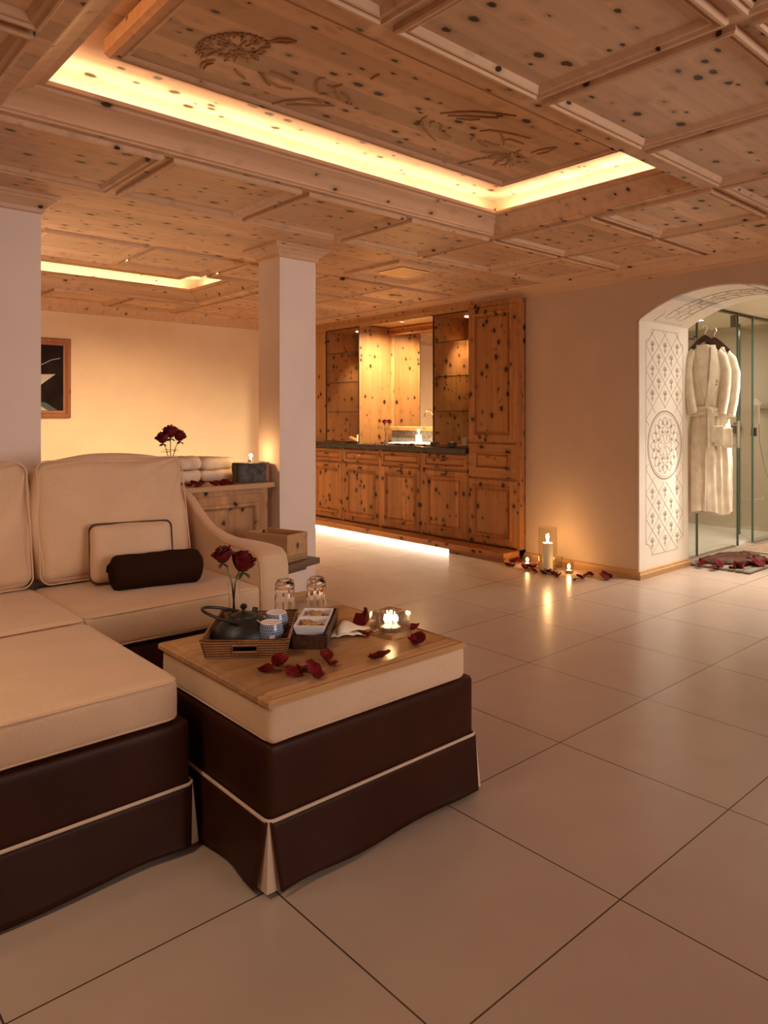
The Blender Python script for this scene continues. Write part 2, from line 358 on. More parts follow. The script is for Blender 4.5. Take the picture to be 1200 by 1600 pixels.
class G:
    """collects shapes into one mesh"""
    def __init__(s): s.V = []; s.F = []
    def add(s, V, F):
        n = len(s.V); s.V += [Vector(v) for v in V]; s.F += [tuple(i+n for i in f) for f in F]; return s
    def box(s, x0, x1, y0, y1, z0, z1, bev=0):
        if bev:
            bm = bmesh.new(); bmesh.ops.create_cube(bm, size=1)
            for v in bm.verts: v.co = Vector(((x0+x1)/2+v.co.x*(x1-x0), (y0+y1)/2+v.co.y*(y1-y0), (z0+z1)/2+v.co.z*(z1-z0)))
            bmesh.ops.bevel(bm, geom=bm.edges[:]+bm.verts[:], offset=bev, segments=2, affect='EDGES', profile=.6)
            bm.verts.index_update(); s.add([v.co.copy() for v in bm.verts], [[v.index for v in f.verts] for f in bm.faces]); bm.free(); return s
        V = [(x, y, z) for z in (z0, z1) for y in (y0, y1) for x in (x0, x1)]
        return s.add(V, [(0, 2, 3, 1), (4, 5, 7, 6), (0, 1, 5, 4), (2, 6, 7, 3), (0, 4, 6, 2), (1, 3, 7, 5)])
    def ring(s, u0, u1, v0, v1, prof, mp=None, cap=False, close=False):
        """rectangular mitred ring: prof = [(inset, w)...]"""
        V = []; n = len(prof)
        for d, w_ in prof:
            for u, v in ((u0+d, v0+d), (u1-d, v0+d), (u1-d, v1-d), (u0+d, v1-d)):
                V.append(mp(u, v, w_) if mp else (u, v, w_))
        F = []
        for i in range(n-1 if not close else n):
            a = i*4; b = ((i+1) % n)*4
            for k in range(4): F.append((a+k, a+(k+1) % 4, b+(k+1) % 4, b+k))
        if cap: F.append(tuple((n-1)*4+k for k in range(4)))
        return s.add(V, F)
    def lathe(s, prof, seg=24, c=(0, 0, 0), sx=1, sy=1):
        V = []; F = []; n = len(prof)
        for r, z in prof:
            for k in range(seg):
                a = 2*PI*k/seg; V.append((c[0]+r*math.cos(a)*sx, c[1]+r*math.sin(a)*sy, c[2]+z))
        for i in range(n-1):
            for k in range(seg):
                F.append((i*seg+k, i*seg+(k+1) % seg, (i+1)*seg+(k+1) % seg, (i+1)*seg+k))
        if prof[0][0] > 1e-6: F.append(tuple(range(seg)))
        if prof[-1][0] > 1e-6: F.append(tuple((n-1)*seg+k for k in range(seg)))
        return s.add(V, F)
    def tube(s, pts, r, seg=8, closed=False, rs=None):
        pts = [Vector(p) for p in pts]; n = len(pts); V = []; F = []
        up = Vector((0, 0, 1)); prev = None
        for i, p in enumerate(pts):
            if closed: t = pts[(i+1) % n]-pts[i-1]
            else: t = pts[min(i+1, n-1)]-pts[max(i-1, 0)]
            if t.length < 1e-9: t = Vector((0, 0, 1))
            t.normalize()
            if prev is None:
                a = up if abs(t.z) < .9 else Vector((1, 0, 0)); x = t.cross(a).normalized()
            else:
                x = prev-t*prev.dot(t)
                x = x.normalized() if x.length > 1e-6 else t.cross(Vector((1, 0, 0))).normalized()
            prev = x; y = t.cross(x)
            rr = rs[i] if rs else r
            for k in range(seg):
                a = 2*PI*k/seg; V.append(p+(x*math.cos(a)+y*math.sin(a))*rr)
        for i in range(n if closed else n-1):
            j = (i+1) % n
            for k in range(seg): F.append((i*seg+k, i*seg+(k+1) % seg, j*seg+(k+1) % seg, j*seg+k))
        if not closed: F += [tuple(range(seg)), tuple((n-1)*seg+k for k in range(seg))]
        return s.add(V, F)
    def extrude(s, poly, mp, w0, w1):
        n = len(poly); V = [mp(u, v, w0) for u, v in poly]+[mp(u, v, w1) for u, v in poly]
        F = [tuple(range(n)), tuple(range(n, 2*n))]+[(i, (i+1) % n, n+(i+1) % n, n+i) for i in range(n)]
        return s.add(V, F)
    def out(s, name, mat, parent=None, smooth=False, loc=None, rotz=0): return mesh(name, s.V, s.F, mat, parent, smooth, loc, rotz)

def soft_box(hx, hy, hz, r, puff=(0, 0, .0), wr=0, seed=0, n=14, wfreq=6, pin=0):
    """cushion about the origin, subdivided rounded box, bulging faces and small wrinkles"""
    bm = bmesh.new(); bmesh.ops.create_cube(bm, size=2)
    bmesh.ops.subdivide_edges(bm, edges=bm.edges[:], cuts=n, use_grid_fill=True)
    H = Vector((hx, hy, hz)); V = []
    def stretch(t):   # more points near the edges
        return math.copysign(abs(math.sin(t*PI/2))**.9, t)
    for v in bm.verts:
        u = Vector([stretch(c) for c in v.co])
        p = Vector([u[i]*H[i] for i in range(3)])
        core = Vector([max(-(H[i]-r), min(H[i]-r, p[i])) for i in range(3)])
        d = p-core
        if d.length > 1e-9: p = core+d.normalized()*r*min(1, max(abs(d.x), abs(d.y), abs(d.z))/r) if d.length > r else p
        b = [(1-u[(i+1) % 3]**2)*(1-u[(i+2) % 3]**2)*puff[i] for i in range(3)]
        for i in range(3): p[i] += math.copysign(b[i], u[i])*abs(u[i])
        if wr:
            q = Vector((p.x*wfreq+seed*3.1, p.y*wfreq, p.z*wfreq))
            p += Vector((noise.noise(q), noise.noise(q+Vector((9, 0, 0))), noise.noise(q+Vector((0, 9, 0)))))*wr
        V.append(p)
    bm.verts.index_update(); F = [[v.index for v in f.verts] for f in bm.faces]; bm.free()
    return V, F
def rrect(hx, hy, r, n=6, z=0):
    P = []
    for cx, cy, a0 in ((hx-r, hy-r, 0), (-hx+r, hy-r, PI/2), (-hx+r, -hy+r, PI), (hx-r, -hy+r, 1.5*PI)):
        for k in range(n+1):
            a = a0+PI/2*k/n; P.append((cx+r*math.cos(a), cy+r*math.sin(a), z))
    return P
def dup(root, loc, rot=None, label=None, group=None, scale=None):
    r = root.copy(); COL.objects.link(r); r.location = loc
    if rot is not None: r.rotation_euler = rot
    if label: r['label'] = label
    if group: r['group'] = group
    if scale: r.scale = scale
    for ch in list(root.children):
        c = ch.copy(); COL.objects.link(c); c.parent = r
        for g in ch.children:
            d = g.copy(); COL.objects.link(d); d.parent = c
    return r

# ================================================================== ROOM SHELL
WX = 4.93          # cabinet wall
WY = 7.36          # yellow back wall
CZ = 2.31          # ceiling
X0, Y0 = -1.9, -2.6
g = G(); g.box(X0, WX+.02, Y0, WY, -.06, 0); g.box(WX+.02, 5.35, 3.84, WY, -.06, 0); g.box(WX+.02, 8.3, .9, 2.93, -.06, 0)
struct(g.out('floor', 'tiles'))
g = G(); g.box(X0, 5.5, WY, WY+.12, 0, 2.6); struct(g.out('wall_back', 'plaster_y'))
g = G(); g.box(X0-.12, X0, Y0, WY, 0, 2.6); struct(g.out('wall_left', 'plaster'))
g = G(); g.box(X0, WX+.1, Y0-.12, Y0, 0, 2.6); struct(g.out('wall_front', 'plaster'))
# right wall with the arched opening
AY0, AY1, ASZ, AR = 1.60, 2.80, 1.92, 1.066
AC = (AY0+AY1)/2; ACZ = 2.105-AR
def arch_pts(n=28):
    a0 = math.asin((AY1-AC)/AR)
    return [(AC+AR*math.sin(-a0+2*a0*k/n), ACZ+AR*math.cos(-a0+2*a0*k/n)) for k in range(n+1)]
AX1 = 5.687
g = G(); mp = lambda u, v, w_: (w_, u, v)
g.box(WX, AX1, Y0, AY0, 0, 2.6); g.box(WX, AX1, AY1, 3.84, 0, 2.6)
g.box(5.45, AX1, 3.84, WY, 0, 2.6)
ap = arch_pts(); ap[0] = (AY0, ap[0][1]); ap[-1] = (AY1, ap[-1][1])
for (u0, v0), (u1, v1) in zip(ap[:-1], ap[1:]):
    g.extrude([(u0, v0), (u1, v1), (u1, 2.6), (u0, 2.6)], mp, WX, AX1)
g.box(5.38, 5.45, 3.84, WY, 0, 2.6)
struct(g.out('wall_right', 'plaster'))
# white painted lining of the arch (jambs and soffit)
g = G()
g.box(WX+.001, AX1+.001, AY1-.012, AY1+.002, 0, ap[-1][1]); g.box(WX+.001, AX1+.001, AY0-.002, AY0+.012, 0, ap[0][1])
for (u0, v0), (u1, v1) in zip(ap[:-1], ap[1:]):
    g.extrude([(u0, v0-.012), (u1, v1-.012), (u1, v1), (u0, v0)], mp, WX-.004, AX1+.001)
g.box(WX-.004, WX+.001, AY1-.012, AY1, 0, ap[-1][1])
lining = struct(g.out('trim_1', 'white', smooth=30)); lining['label'] = 'white plaster lining of the arched opening'
# grey etched ornament on the jamb: diamonds with small palmettes around a round rosette
def ribbon(g, pts, wd, y, th=.0016, closed=False):
    # flat strip in the plane y, thickness towards -y
    P = [Vector((p[0], 0, p[1])) for p in pts]; n = len(P)
    for i in range(n if closed else n-1):
        a, b = P[i], P[(i+1) % n]; t = (b-a)
        if t.length < 1e-6: continue
        t.normalize(); nn = Vector((-t.z, 0, t.x))*wd/2
        q = [a-nn, b-nn, b+nn, a+nn]
        V = [(c.x, y, c.z) for c in q]+[(c.x, y-th, c.z) for c in q]
        g.add(V, [(4, 5, 6, 7), (0, 1, 5, 4), (1, 2, 6, 5), (2, 3, 7, 6), (3, 0, 4, 7)])
yj = AY1-.0118
g1 = G(); g2 = G()
pxa, pxb, pza, pzb = 5.02, 5.60, .16, 1.865; cxm = (pxa+pxb)/2; czm = .985
fr = []
for sx, sz in ((-1, -1), (1, -1), (1, 1), (-1, 1)):
    bx = pxa if sx < 0 else pxb; bz = pza if sz < 0 else pzb
    arc = [(bx-sx*.09*math.cos(t), bz-sz*.09*math.sin(t)) for t in [PI/2*k/5 for k in range(6)]]
    if sx*sz > 0: arc = arc[::-1]
    fr += arc
ribbon(g1, fr, .005, yj, closed=True)
def inside(x, z):
    if not (pxa < x < pxb and pza < z < pzb): return False
    if math.hypot(min(x-pxa, pxb-x), min(z-pza, pzb-z)) < .09: return False
    return math.hypot((x-cxm), (z-czm)) > .285
DX = .193; DZ = .186
for s_ in (-1, 1):
    for k in range(-4, 14):
        seg = []
        for t in range(0, 121):
            x = pxa+(pxb-pxa)*t/120; z = pza+k*DZ+s_*(x-cxm)*DZ/DX
            if inside(x, z): seg.append((x, z))
            else:
                if len(seg) > 2: ribbon(g1, [seg[0], seg[-1]], .004, yj)
                seg = []
        if len(seg) > 2: ribbon(g1, [seg[0], seg[-1]], .004, yj)
for i in range(-3, 4):
    for j in range(-1, 12):
        x = cxm+i*DX/2; z = pza+(j+(0 if i % 2 else .5))*DZ
        if not (inside(x-.03, z) and inside(x+.03, z) and inside(x, z+.05) and inside(x, z-.05)): continue
        ribbon(g1, [(x, z-.050), (x, z+.005)], .010, yj)
        for a in (-75, -40, 0, 40, 75):
            ribbon(g1, [(x+.006*math.sin(R(a)), z+.004), (x+.032*math.sin(R(a)), z+.006+.034*math.cos(R(a)))], .009, yj)
        ribbon(g1, [(x-.018, z-.030), (x, z-.018), (x+.018, z-.030)], .006, yj)
circ = lambda r, n=48, ph=0: [(cxm+r*math.cos(2*PI*k/n+ph), czm+r*math.sin(2*PI*k/n+ph)) for k in range(n)]
ribbon(g2, circ(.262), .010, yj, closed=True); ribbon(g1, circ(.245), .004, yj, closed=True)
ribbon(g1, [(cxm+(.20+.016*math.cos(16*a))*math.cos(a), czm+(.20+.016*math.cos(16*a))*math.sin(a)) for a in [2*PI*k/160 for k in range(160)]], .006, yj, closed=True)
for k in range(16):
    a = 2*PI*(k+.5)/16
    ribbon(g2, [(cxm+.160*math.cos(a), czm+.160*math.sin(a)), (cxm+.182*math.cos(a), czm+.182*math.sin(a))], .022, yj)
ribbon(g1, [(cxm+(.145+.012*math.cos(12*a))*math.cos(a), czm+(.145+.012*math.cos(12*a))*math.sin(a)) for a in [2*PI*k/144 for k in range(144)]], .006, yj, closed=True)
ribbon(g1, [(cxm+(.090+.018*math.cos(8*a))*math.cos(a), czm+(.090+.018*math.cos(8*a))*math.sin(a)) for a in [2*PI*k/120 for k in range(120)]], .006, yj, closed=True)
for k in range(8):
    a = 2*PI*(k+.5)/8
    ribbon(g2, [(cxm+.098*math.cos(a), czm+.098*math.sin(a)), (cxm+.122*math.cos(a), czm+.122*math.sin(a))], .024, yj)
    ribbon(g1, [(cxm+.01*math.cos(a), czm+.01*math.sin(a)), (cxm+.07*math.cos(a), czm+.07*math.sin(a))], .003, yj)
o = g1.out('etched_pattern', 'line', lining); o['label'] = 'grey etched diamonds with palmettes'
o = g2.out('etched_rosette', 'line2', lining); o['label'] = 'round etched rosette'
# thin scroll drawing on the soffit
def soff(s, x):   # s along the arch from the left jamb (0..1)
    k = s*(len(ap)-1); i = min(int(k), len(ap)-2); f = k-i
    a = ap[-1-i]; b = ap[-2-i]
    return Vector((x, a[0]+(b[0]-a[0])*f, a[1]+(b[1]-a[1])*f-.0135))
g = G()
def sline(pts, r=.0016): g.tube([soff(s_, x) for s_, x in pts], r, 4)
sline([(.03, 5.10), (.03, 5.55)]); sline([(.03, 5.10), (.10, 5.12), (.13, 5.05)])
for xb, sg in ((5.22, 1), (5.42, -1)):
    for k in range(11):
        s0 = .10+k*.075
        sline([(s0+.05*math.cos(a)*(1-a/12), xb+sg*.07*math.sin(a)*(1-a/12)) for a in [j*.6 for j in range(10)]], .0018)
        sline([(s0, xb-.03*sg), (s0+.04, xb-.05*sg), (s0+.075, xb-.03*sg)], .0022)
sline([(.08+.01*k, 5.32+.05*math.sin(k*.9)) for k in range(80)], .002)
g.out('scroll_drawing', 'line', lining)

# baseboards
def baseboard(nm, pts, mat='base'):
    """pts: polyline in plan; board stands on the left side of the walking direction"""
    g = G(); prof = [(0, 0), (.022, 0), (.022, .035), (.014, .045), (.014, .058), (0, .062)]
    P = [Vector((*p, 0)) for p in pts]; offs = []
    for i, p in enumerate(P):
        ns = []
        if i > 0: t = (P[i]-P[i-1]).normalized(); ns.append(Vector((-t.y, t.x, 0)))
        if i < len(P)-1: t = (P[i+1]-P[i]).normalized(); ns.append(Vector((-t.y, t.x, 0)))
        n = ns[0] if len(ns) == 1 else (ns[0]+ns[1])/(1+ns[0].dot(ns[1]))
        offs.append(n)
    V = []; F = []
    for i, p in enumerate(P):
        for d, z in prof: V.append((p.x+offs[i].x*d, p.y+offs[i].y*d, z))
    m = len(prof)
    for i in range(len(P)-1):
        for k in range(m): F.append((i*m+k, i*m+(k+1) % m, (i+1)*m+(k+1) % m, (i+1)*m+k))
    F += [tuple(range(m)), tuple((len(P)-1)*m+k for k in range(m))]
    return struct(g.add(V, F).out(nm, mat))
baseboard('baseboard_right', [(AX1, AY1-.012), (WX-.004, AY1-.012), (WX-.004, 3.84)])
baseboard('baseboard_right_near', [(WX, AY0), (WX, Y0)][::-1])
baseboard('baseboard_back', [(WX-.3, WY), (X0, WY)])

# column and pillar with wooden capitals
CAP = [(0, 2.225), (-.012, 2.232), (-.016, 2.25), (-.034, 2.272), (-.056, 2.285), (-.060, 2.292), (-.075, 2.294), (-.075, CZ)]
def post(nm, x0, x1, y0, y1):
    g = G(); g.box(x0, x1, y0, y1, 0, CZ)
    c = struct(g.out(nm, 'plaster_lit'))
    g = G(); g.ring(x0, x1, y0, y1, CAP); k = g.out('capital', 'pineMX', c); k['label'] = 'moulded pine capital'
    g = G(); g.ring(x0, x1, y0, y1, [(-.018, 0), (-.018, .05), (-.008, .06), (0, .06)]); g.out('foot_moulding', 'base', c)
    return c
post('column', 2.56, 2.84, 3.956, 4.212)
post('pillar', -.1, 1.131, 3.94, 4.20)

# ------------------------------------------------------------------ coffered ceiling
def grid_sheet(g, x0, x1, y0, y1, holes, z):
    xs = sorted({x0, x1, *[h[0] for h in holes], *[h[1] for h in holes]}); ys = sorted({y0, y1, *[h[2] for h in holes], *[h[3] for h in holes]})
    for a, b in zip(xs[:-1], xs[1:]):
        for c, d in zip(ys[:-1], ys[1:]):
            mx, my = (a+b)/2, (c+d)/2
            if mx < x0 or mx > x1 or my < y0 or my > y1: continue
            if any(h[0] < mx < h[1] and h[2] < my < h[3] for h in holes): continue
            g.add([(a, c, z), (b, c, z), (b, d, z), (a, d, z)], [(0, 1, 2, 3)])
FX = [-1.45, -.75, -.05, .655, 1.355, 2.06, 2.755, 3.455, 4.165, 4.86]
FY = [-2.1, -1.4, -.70, .15, .86, 1.565, 2.235, 2.93, 3.62]
RX = [-.76, -.07, .62, 1.31, 1.99, 2.685, 3.385, 4.083, 4.775]
RY = [4.55, 5.245, 5.92, 6.61, 7.28]
h = .022
cof = []
for i in range(len(FX)-1):
    for j in range(len(FY)-1):
        c = (FX[i]+h, FX[i+1]-h, FY[j]+h, FY[j+1]-h)
        mx, my = (c[0]+c[1])/2, (c[2]+c[3])/2
        if CV[0]-.1 < mx < CV[1]+.1 and CV[2] < my < CV[3]: continue
        if i == len(FX)-2: c = (c[0], 4.83, c[2], c[3])
        cof.append(c)
for i in range(len(RX)-1):
    for j in range(len(RY)-1):
        c = (RX[i]+h, RX[i+1]-h, RY[j]+h, RY[j+1]-h)
        mx, my = (c[0]+c[1])/2, (c[2]+c[3])/2
        if CV2[0]-.1 < mx < CV2[1]+.1 and CV2[2] < my < CV2[3]: continue
        cof.append(c)
dia = (3.44, 4.09, 3.79, 4.415)
holes = cof+[dia]+[CV, CV2]
g = G(); grid_sheet(g, X0, WX, Y0, WY, holes, CZ)
g.add([(WX, 3.84, CZ), (5.6, 3.84, CZ), (5.6, WY, CZ), (WX, WY, CZ)], [(0, 1, 2, 3)])
g.box(X0-.1, 5.7, Y0-.1, WY+.1, 2.56, 2.62)
ceiling = struct(g.out('ceiling', 'pineX'))
FRAME = [(0, CZ+.002), (0, CZ-.016), (.006, CZ-.022), (.014, CZ-.022), (.020, CZ-.013), (.026, CZ-.012), (.030, CZ-.016), (.036, CZ-.014), (.052, CZ+.004)]
for c in cof:
    g = G(); g.ring(c[0], c[1], c[2], c[3], FRAME); g.out('coffer_frame', 'pineMX' if random.random() < .5 else 'pineMY', ceiling)
    g = G(); g.box(c[0]+.045, c[1]-.045, c[2]+.045, c[3]-.045, CZ+.003, CZ+.02); g.out('coffer_panel', 'pineX', ceiling)
g = G(); g.ring(*dia, FRAME); g.out('coffer_frame', 'pineMX', ceiling)
g = G(); g.box(dia[0]+.045, dia[1]-.045, dia[2]+.045, dia[3]-.045, CZ+.003, CZ+.02); g.out('coffer_panel', 'pineX', ceiling)
dx, dy = (dia[0]+dia[1])/2, (dia[2]+dia[3])/2
g = G()
for k in range(9): g.box(dx-.13, dx+.13, dy-.125+k*.029, dy-.125+k*.029+.018, CZ-.004, CZ+.003)
g.ring(dx-.14, dx+.14, dy-.14, dy+.14, [(0, CZ+.003), (0, CZ-.004), (.012, CZ-.004), (.012, CZ+.003)])
o = g.out('vent_grille', 'steel', ceiling); o['label'] = 'square grey ventilation grille'
# carved sprig in the rear coffer by the cabinets
def arcp(cx, cy, r, a0, a1, n=7, e=1): return [(cx+r*math.cos(R(a0+(a1-a0)*k/n)), cy+r*e*math.sin(R(a0+(a1-a0)*k/n))) for k in range(n+1)]
g = G()
for k in range(10):
    a = 36*k; g.tube([(4.43+.015*math.cos(R(a)), 4.93+.015*math.sin(R(a)), CZ+.003), (4.43+.07*math.cos(R(a+14)), 4.93+.05*math.sin(R(a+14)), CZ+.002)], .005, 6)
g.out('carved_sprig', 'carve', ceiling)

# recessed coves
def cove(nm, c, panel, carving=None):
    x0, x1, y0, y1 = c
    g = G(); g.ring(x0, x1, y0, y1, [(0, CZ), (0, CZ+.008), (.012, CZ+.012), (.012, CZ+.022), (.030, CZ+.045), (.060, CZ+.066), (.095, CZ+.078), (.100, CZ+.088), (.126, CZ+.088), (.126, CZ+.104), (.108, CZ+.104), (.106, CZ+.096), (-.02, CZ+.096), (-.02, 2.53)])
    root = struct(g.out(nm, 'pineMX', smooth=25))
    g = G(); g.box(x0-.02, x1+.02, y0-.02, y1+.02, 2.53, 2.545); g.out('recess_board', 'pineX', root)
    p0, p1, p2, p3 = panel
    g = G(); g.ring(p0, p1, p2, p3, [(0, 2.50), (0, 2.452), (.008, 2.444), (.014, 2.436), (.026, 2.433), (.030, 2.438), (.042, 2.436), (.046, 2.431), (.058, 2.434), (.066, 2.444), (.070, 2.446)])
    g.ring(p0, p1, p2, p3, [(.0, 2.50), (.1, 2.50), (.1, 2.53)])
    pf = g.out('panel_frame', 'pineMX', root)
    g = G(); g.box(p0+.06, p1-.06, p2+.06, p3-.06, 2.444, 2.46); pn = g.out('inner_panel', 'pineX', root)
    return root, pn
cv, pn = cove('trim_2', CV, (.93, 3.05, 1.775, 2.54)); cv['label'] = 'pine cove moulding of the lit ceiling recess'
cove('trim_3', CV2, (.80, 2.95, 5.42, 6.18))
# floral carving on the panel: raised curved strokes, read off the photo onto the panel height
def stroke(g, P, r=.006):
    V = [at(x, y, 2.442) for x, y in P]
    n = len(V)
    g.tube(V, r, 6, rs=[r*(.35+.65*math.sin(PI*(i+.6)/(n+.2))) for i in range(n)])
g = G()
def cz(ox, oy, s, pts): return [(ox+x/s, oy+y/s) for x, y in pts]
A = lambda *p: cz(250, 20, 3.243, p)
for P in ([(205,280),(215,255),(245,243),(278,240)], [(222,285),(240,262),(270,254)], [(552,148),(600,132),(650,134),(692,146)], [(552,150),(600,148),(640,152),(690,147)],
          [(480,208),(520,180),(560,172)], [(180,205),(205,190),(232,184)], [(570,462),(640,445),(720,438),(790,436),(832,452)], [(640,466),(720,466),(800,470),(885,472)], [(700,440),(770,442),(820,458)],
          [(840,330),(808,332),(792,356),(796,395),(812,415)], [(850,365),(880,380),(892,405)], [(885,400),(905,438)], [(920,405),(950,430),(958,460)], [(860,378),(905,372),(925,362)],
          [(1070,335),(1110,312)], [(520,305),(545,345),(600,375),(670,388)], [(560,300),(620,320),(675,348)], [(375,285),(400,312),(430,335)], [(500,300),(525,340),(555,368)],
          [(820,410),(855,415)], [(530,405),(550,410)]):
    stroke(g, A(*P), .0055)
rnd = random.Random(3)
for k in range(70):          # dense petals of the flower head
    t = rnd.random()*2*PI; rr = rnd.random()**.6
    x = 375+165*rr*math.cos(t); y = 185+72*rr*math.sin(t)+.16*(x-375)*.3
    a = math.atan2(y-190, x-400)+rnd.uniform(-.5, .5); l = rnd.uniform(10, 22)
    stroke(g, A((x-l*math.cos(a), y-l*.6*math.sin(a)), (x+rnd.uniform(-5, 5), y+rnd.uniform(-4, 4)), (x+l*math.cos(a), y+l*.6*math.sin(a))), .0045)
for k in range(17):
    t = R(150+k*12); x = 375+178*math.cos(t); y = 185+78*math.sin(t)
    stroke(g, A((x-13, y+5), (x-3, y-7), (x+10, y-5), (x+15, y+4)), .005)
B = lambda *p: cz(620, 150, 4.286, p)
for P in ([(290,118),(400,108),(520,104),(660,116),(800,134)], [(340,132),(480,136),(600,142),(680,148)], [(400,152),(500,160),(560,156)],
          [(205,132),(175,155),(162,185),(175,215),(215,260),(260,300)], [(255,170),(225,175),(225,205)], [(280,182),(298,200),(290,230),(320,255),(360,275)], [(345,215),(365,212)],
          [(555,235),(620,228),(700,240),(800,260),(895,285)], [(520,265),(498,295)], [(545,300),(570,325),(610,340)], [(590,300),(640,322),(690,330)], [(725,292),(760,288),(790,300),(850,322)],
          [(410,455),(470,440),(540,420),(620,416)], [(560,372),(620,378),(665,375)], [(900,380),(960,358),(1070,342)], [(940,390),(1010,375),(1070,345)], [(785,392),(805,372),(828,362)],
          [(690,240),(712,290),(715,330)]):
    stroke(g, B(*P), .0055)
for k in range(46):
    t = rnd.random()*2*PI; rr = rnd.random()**.6
    x = 745+165*rr*math.cos(t); y = 425+52*rr*math.sin(t); a = math.atan2(y-425, x-745)+rnd.uniform(-.6, .6); l = rnd.uniform(12, 24)
    stroke(g, B((x-l*math.cos(a), y-l*.5*math.sin(a)), (x+rnd.uniform(-5, 5), y+rnd.uniform(-4, 4)), (x+l*math.cos(a), y+l*.5*math.sin(a))), .0042)
o = g.out('floral_carving', 'carve', cv, smooth=True); o['label'] = 'carved flower scrolls on the ceiling panel'

# crown mouldings along the walls (profile: distance from wall, z)
CR = [(0, 2.212), (.012, 2.215), (.018, 2.232), (.020, 2.245), (.045, 2.268), (.070, 2.280), (.076, 2.290), (.095, 2.293), (.095, CZ), (0, CZ)]
def crown(nm, pts, mat):
    V = []; F = []; P = [Vector((*p, 0)) for p in pts]; m = len(CR)
    for i, p in enumerate(P):
        ns = []
        if i > 0: t = (P[i]-P[i-1]).normalized(); ns.append(Vector((-t.y, t.x, 0)))
        if i < len(P)-1: t = (P[i+1]-P[i]).normalized(); ns.append(Vector((-t.y, t.x, 0)))
        n = ns[0] if len(ns) == 1 else (ns[0]+ns[1])/(1+ns[0].dot(ns[1]))
        for d, z in CR: V.append((p.x+n.x*d, p.y+n.y*d, z))
    for i in range(len(P)-1):
        for k in range(m): F.append((i*m+k, i*m+(k+1) % m, (i+1)*m+(k+1) % m, (i+1)*m+k))
    return struct(mesh(nm, V, F, mat, smooth=25))
crown('trim_4', [(WX, Y0), (WX, WY), (X0, WY)], 'pineMY')
# ================================================================== BATHROOM BEHIND THE ARCH
BZ = 2.17
g = G(); g.box(AX1, 8.3, 2.93, 3.95, -.06, .012); struct(g.out('floor_shower', 'basin'))
g = G(); g.box(AX1, 8.3, .9, 4.0, BZ, BZ+.08); struct(g.out('ceiling_bathroom', 'bathceil'))
g = G(); g.box(AX1, 8.3, 3.95, 4.07, 0, BZ); struct(g.out('wall_shower_back', 'bathwall'))
g = G(); g.box(7.9, 8.02, 2.86, 3.95, 0, BZ); struct(g.out('wall_shower_end', 'bathwall'))
g = G(); g.box(8.3, 8.42, .8, 4.0, 0, BZ); struct(g.out('wall_bathroom_end', 'bathwall'))
g = G(); g.box(AX1, 8.3, .8, .9, 0, BZ); struct(g.out('wall_bathroom_side', 'white'))
# shower enclosure
sh = thing('shower_enclosure', (6.4, 2.90, 0), 'frameless clear glass shower enclosure beyond the white arch', 'shower')
def pane(nm, p0, p1, z0, z1, mat='pane', th=.01):
    p0 = Vector(p0); p1 = Vector(p1); t = (p1-p0).normalized(); n = Vector((-t.y, t.x))*th/2
    q = [p0-n, p1-n, p1+n, p0+n]; V = [(v.x-6.4, v.y-2.9, z) for z in (z0, z1) for v in q]
    return mesh(nm, V, [(0, 3, 2, 1), (4, 5, 6, 7), (0, 1, 5, 4), (1, 2, 6, 5), (2, 3, 7, 6), (3, 0, 4, 7)], mat, sh)
pane('fixed_pane', (5.70, 2.905), (6.085, 2.905), .012, 2.15)
dr = pane('glass_door', (6.10, 2.905), (6.84, 2.88), .012, 2.15)
pane('glass_door', (7.13, 2.865), (7.53, 3.15), .012, 2.15)
pane('fixed_pane', (7.14, 2.86), (7.9, 2.86), .012, 2.15)
g = G()
for (a, b) in ((6.085, 2.905), (6.84, 2.88), (7.13, 2.862), (7.53, 3.15)): g.box(a-.006-6.4, a+.006-6.4, b-.008-2.9, b+.008-2.9, .012, 2.15)
g.out('glass_edge', 'gedge', sh)
g = G(); g.box(5.70-6.4, 7.9-6.4, -.02, .012, 2.148, 2.168); g.out('head_rail', 'bronze', sh)
g = G(); g.box(5.70-6.4, 6.84-6.4, -.008, .018, 0, .014); g.box(.72, 1.5, -.05, -.03, 0, .014); g.out('threshold', 'steel', sh)
g = G(); g.tube([(.18, -.015, 1.20), (.18, -.075, 1.20), (.18, -.085, 1.19), (.18, -.085, .95), (.18, -.075, .94), (.18, -.015, .94)], .009, 10)
g = G()
hx = 6.72-6.4
g.box(hx-.012, hx+.012, -.09, -.07, .92, 1.17, .004); g.tube([(hx, -.08, 1.13), (hx-.30, -.075, 1.13)], .006); g.tube([(hx, -.08, .945), (hx-.30, -.075, .945)], .006)
g.tube([(hx-.30, -.075, 1.13), (hx-.30, .0, 1.13)], .006); g.tube([(hx-.30, -.075, .945), (hx-.30, 0, .945)], .006)
g.out('door_handle', 'steel', dr)
g = G(); g.box(.38, .41, -.02, .02, 2.03, 2.14); g.out('hinge', 'bronze', sh)
g = G(); g.box(.76, .80, -.05, -.01, 1.02, 1.10); g.out('hinge', 'bronze', sh)
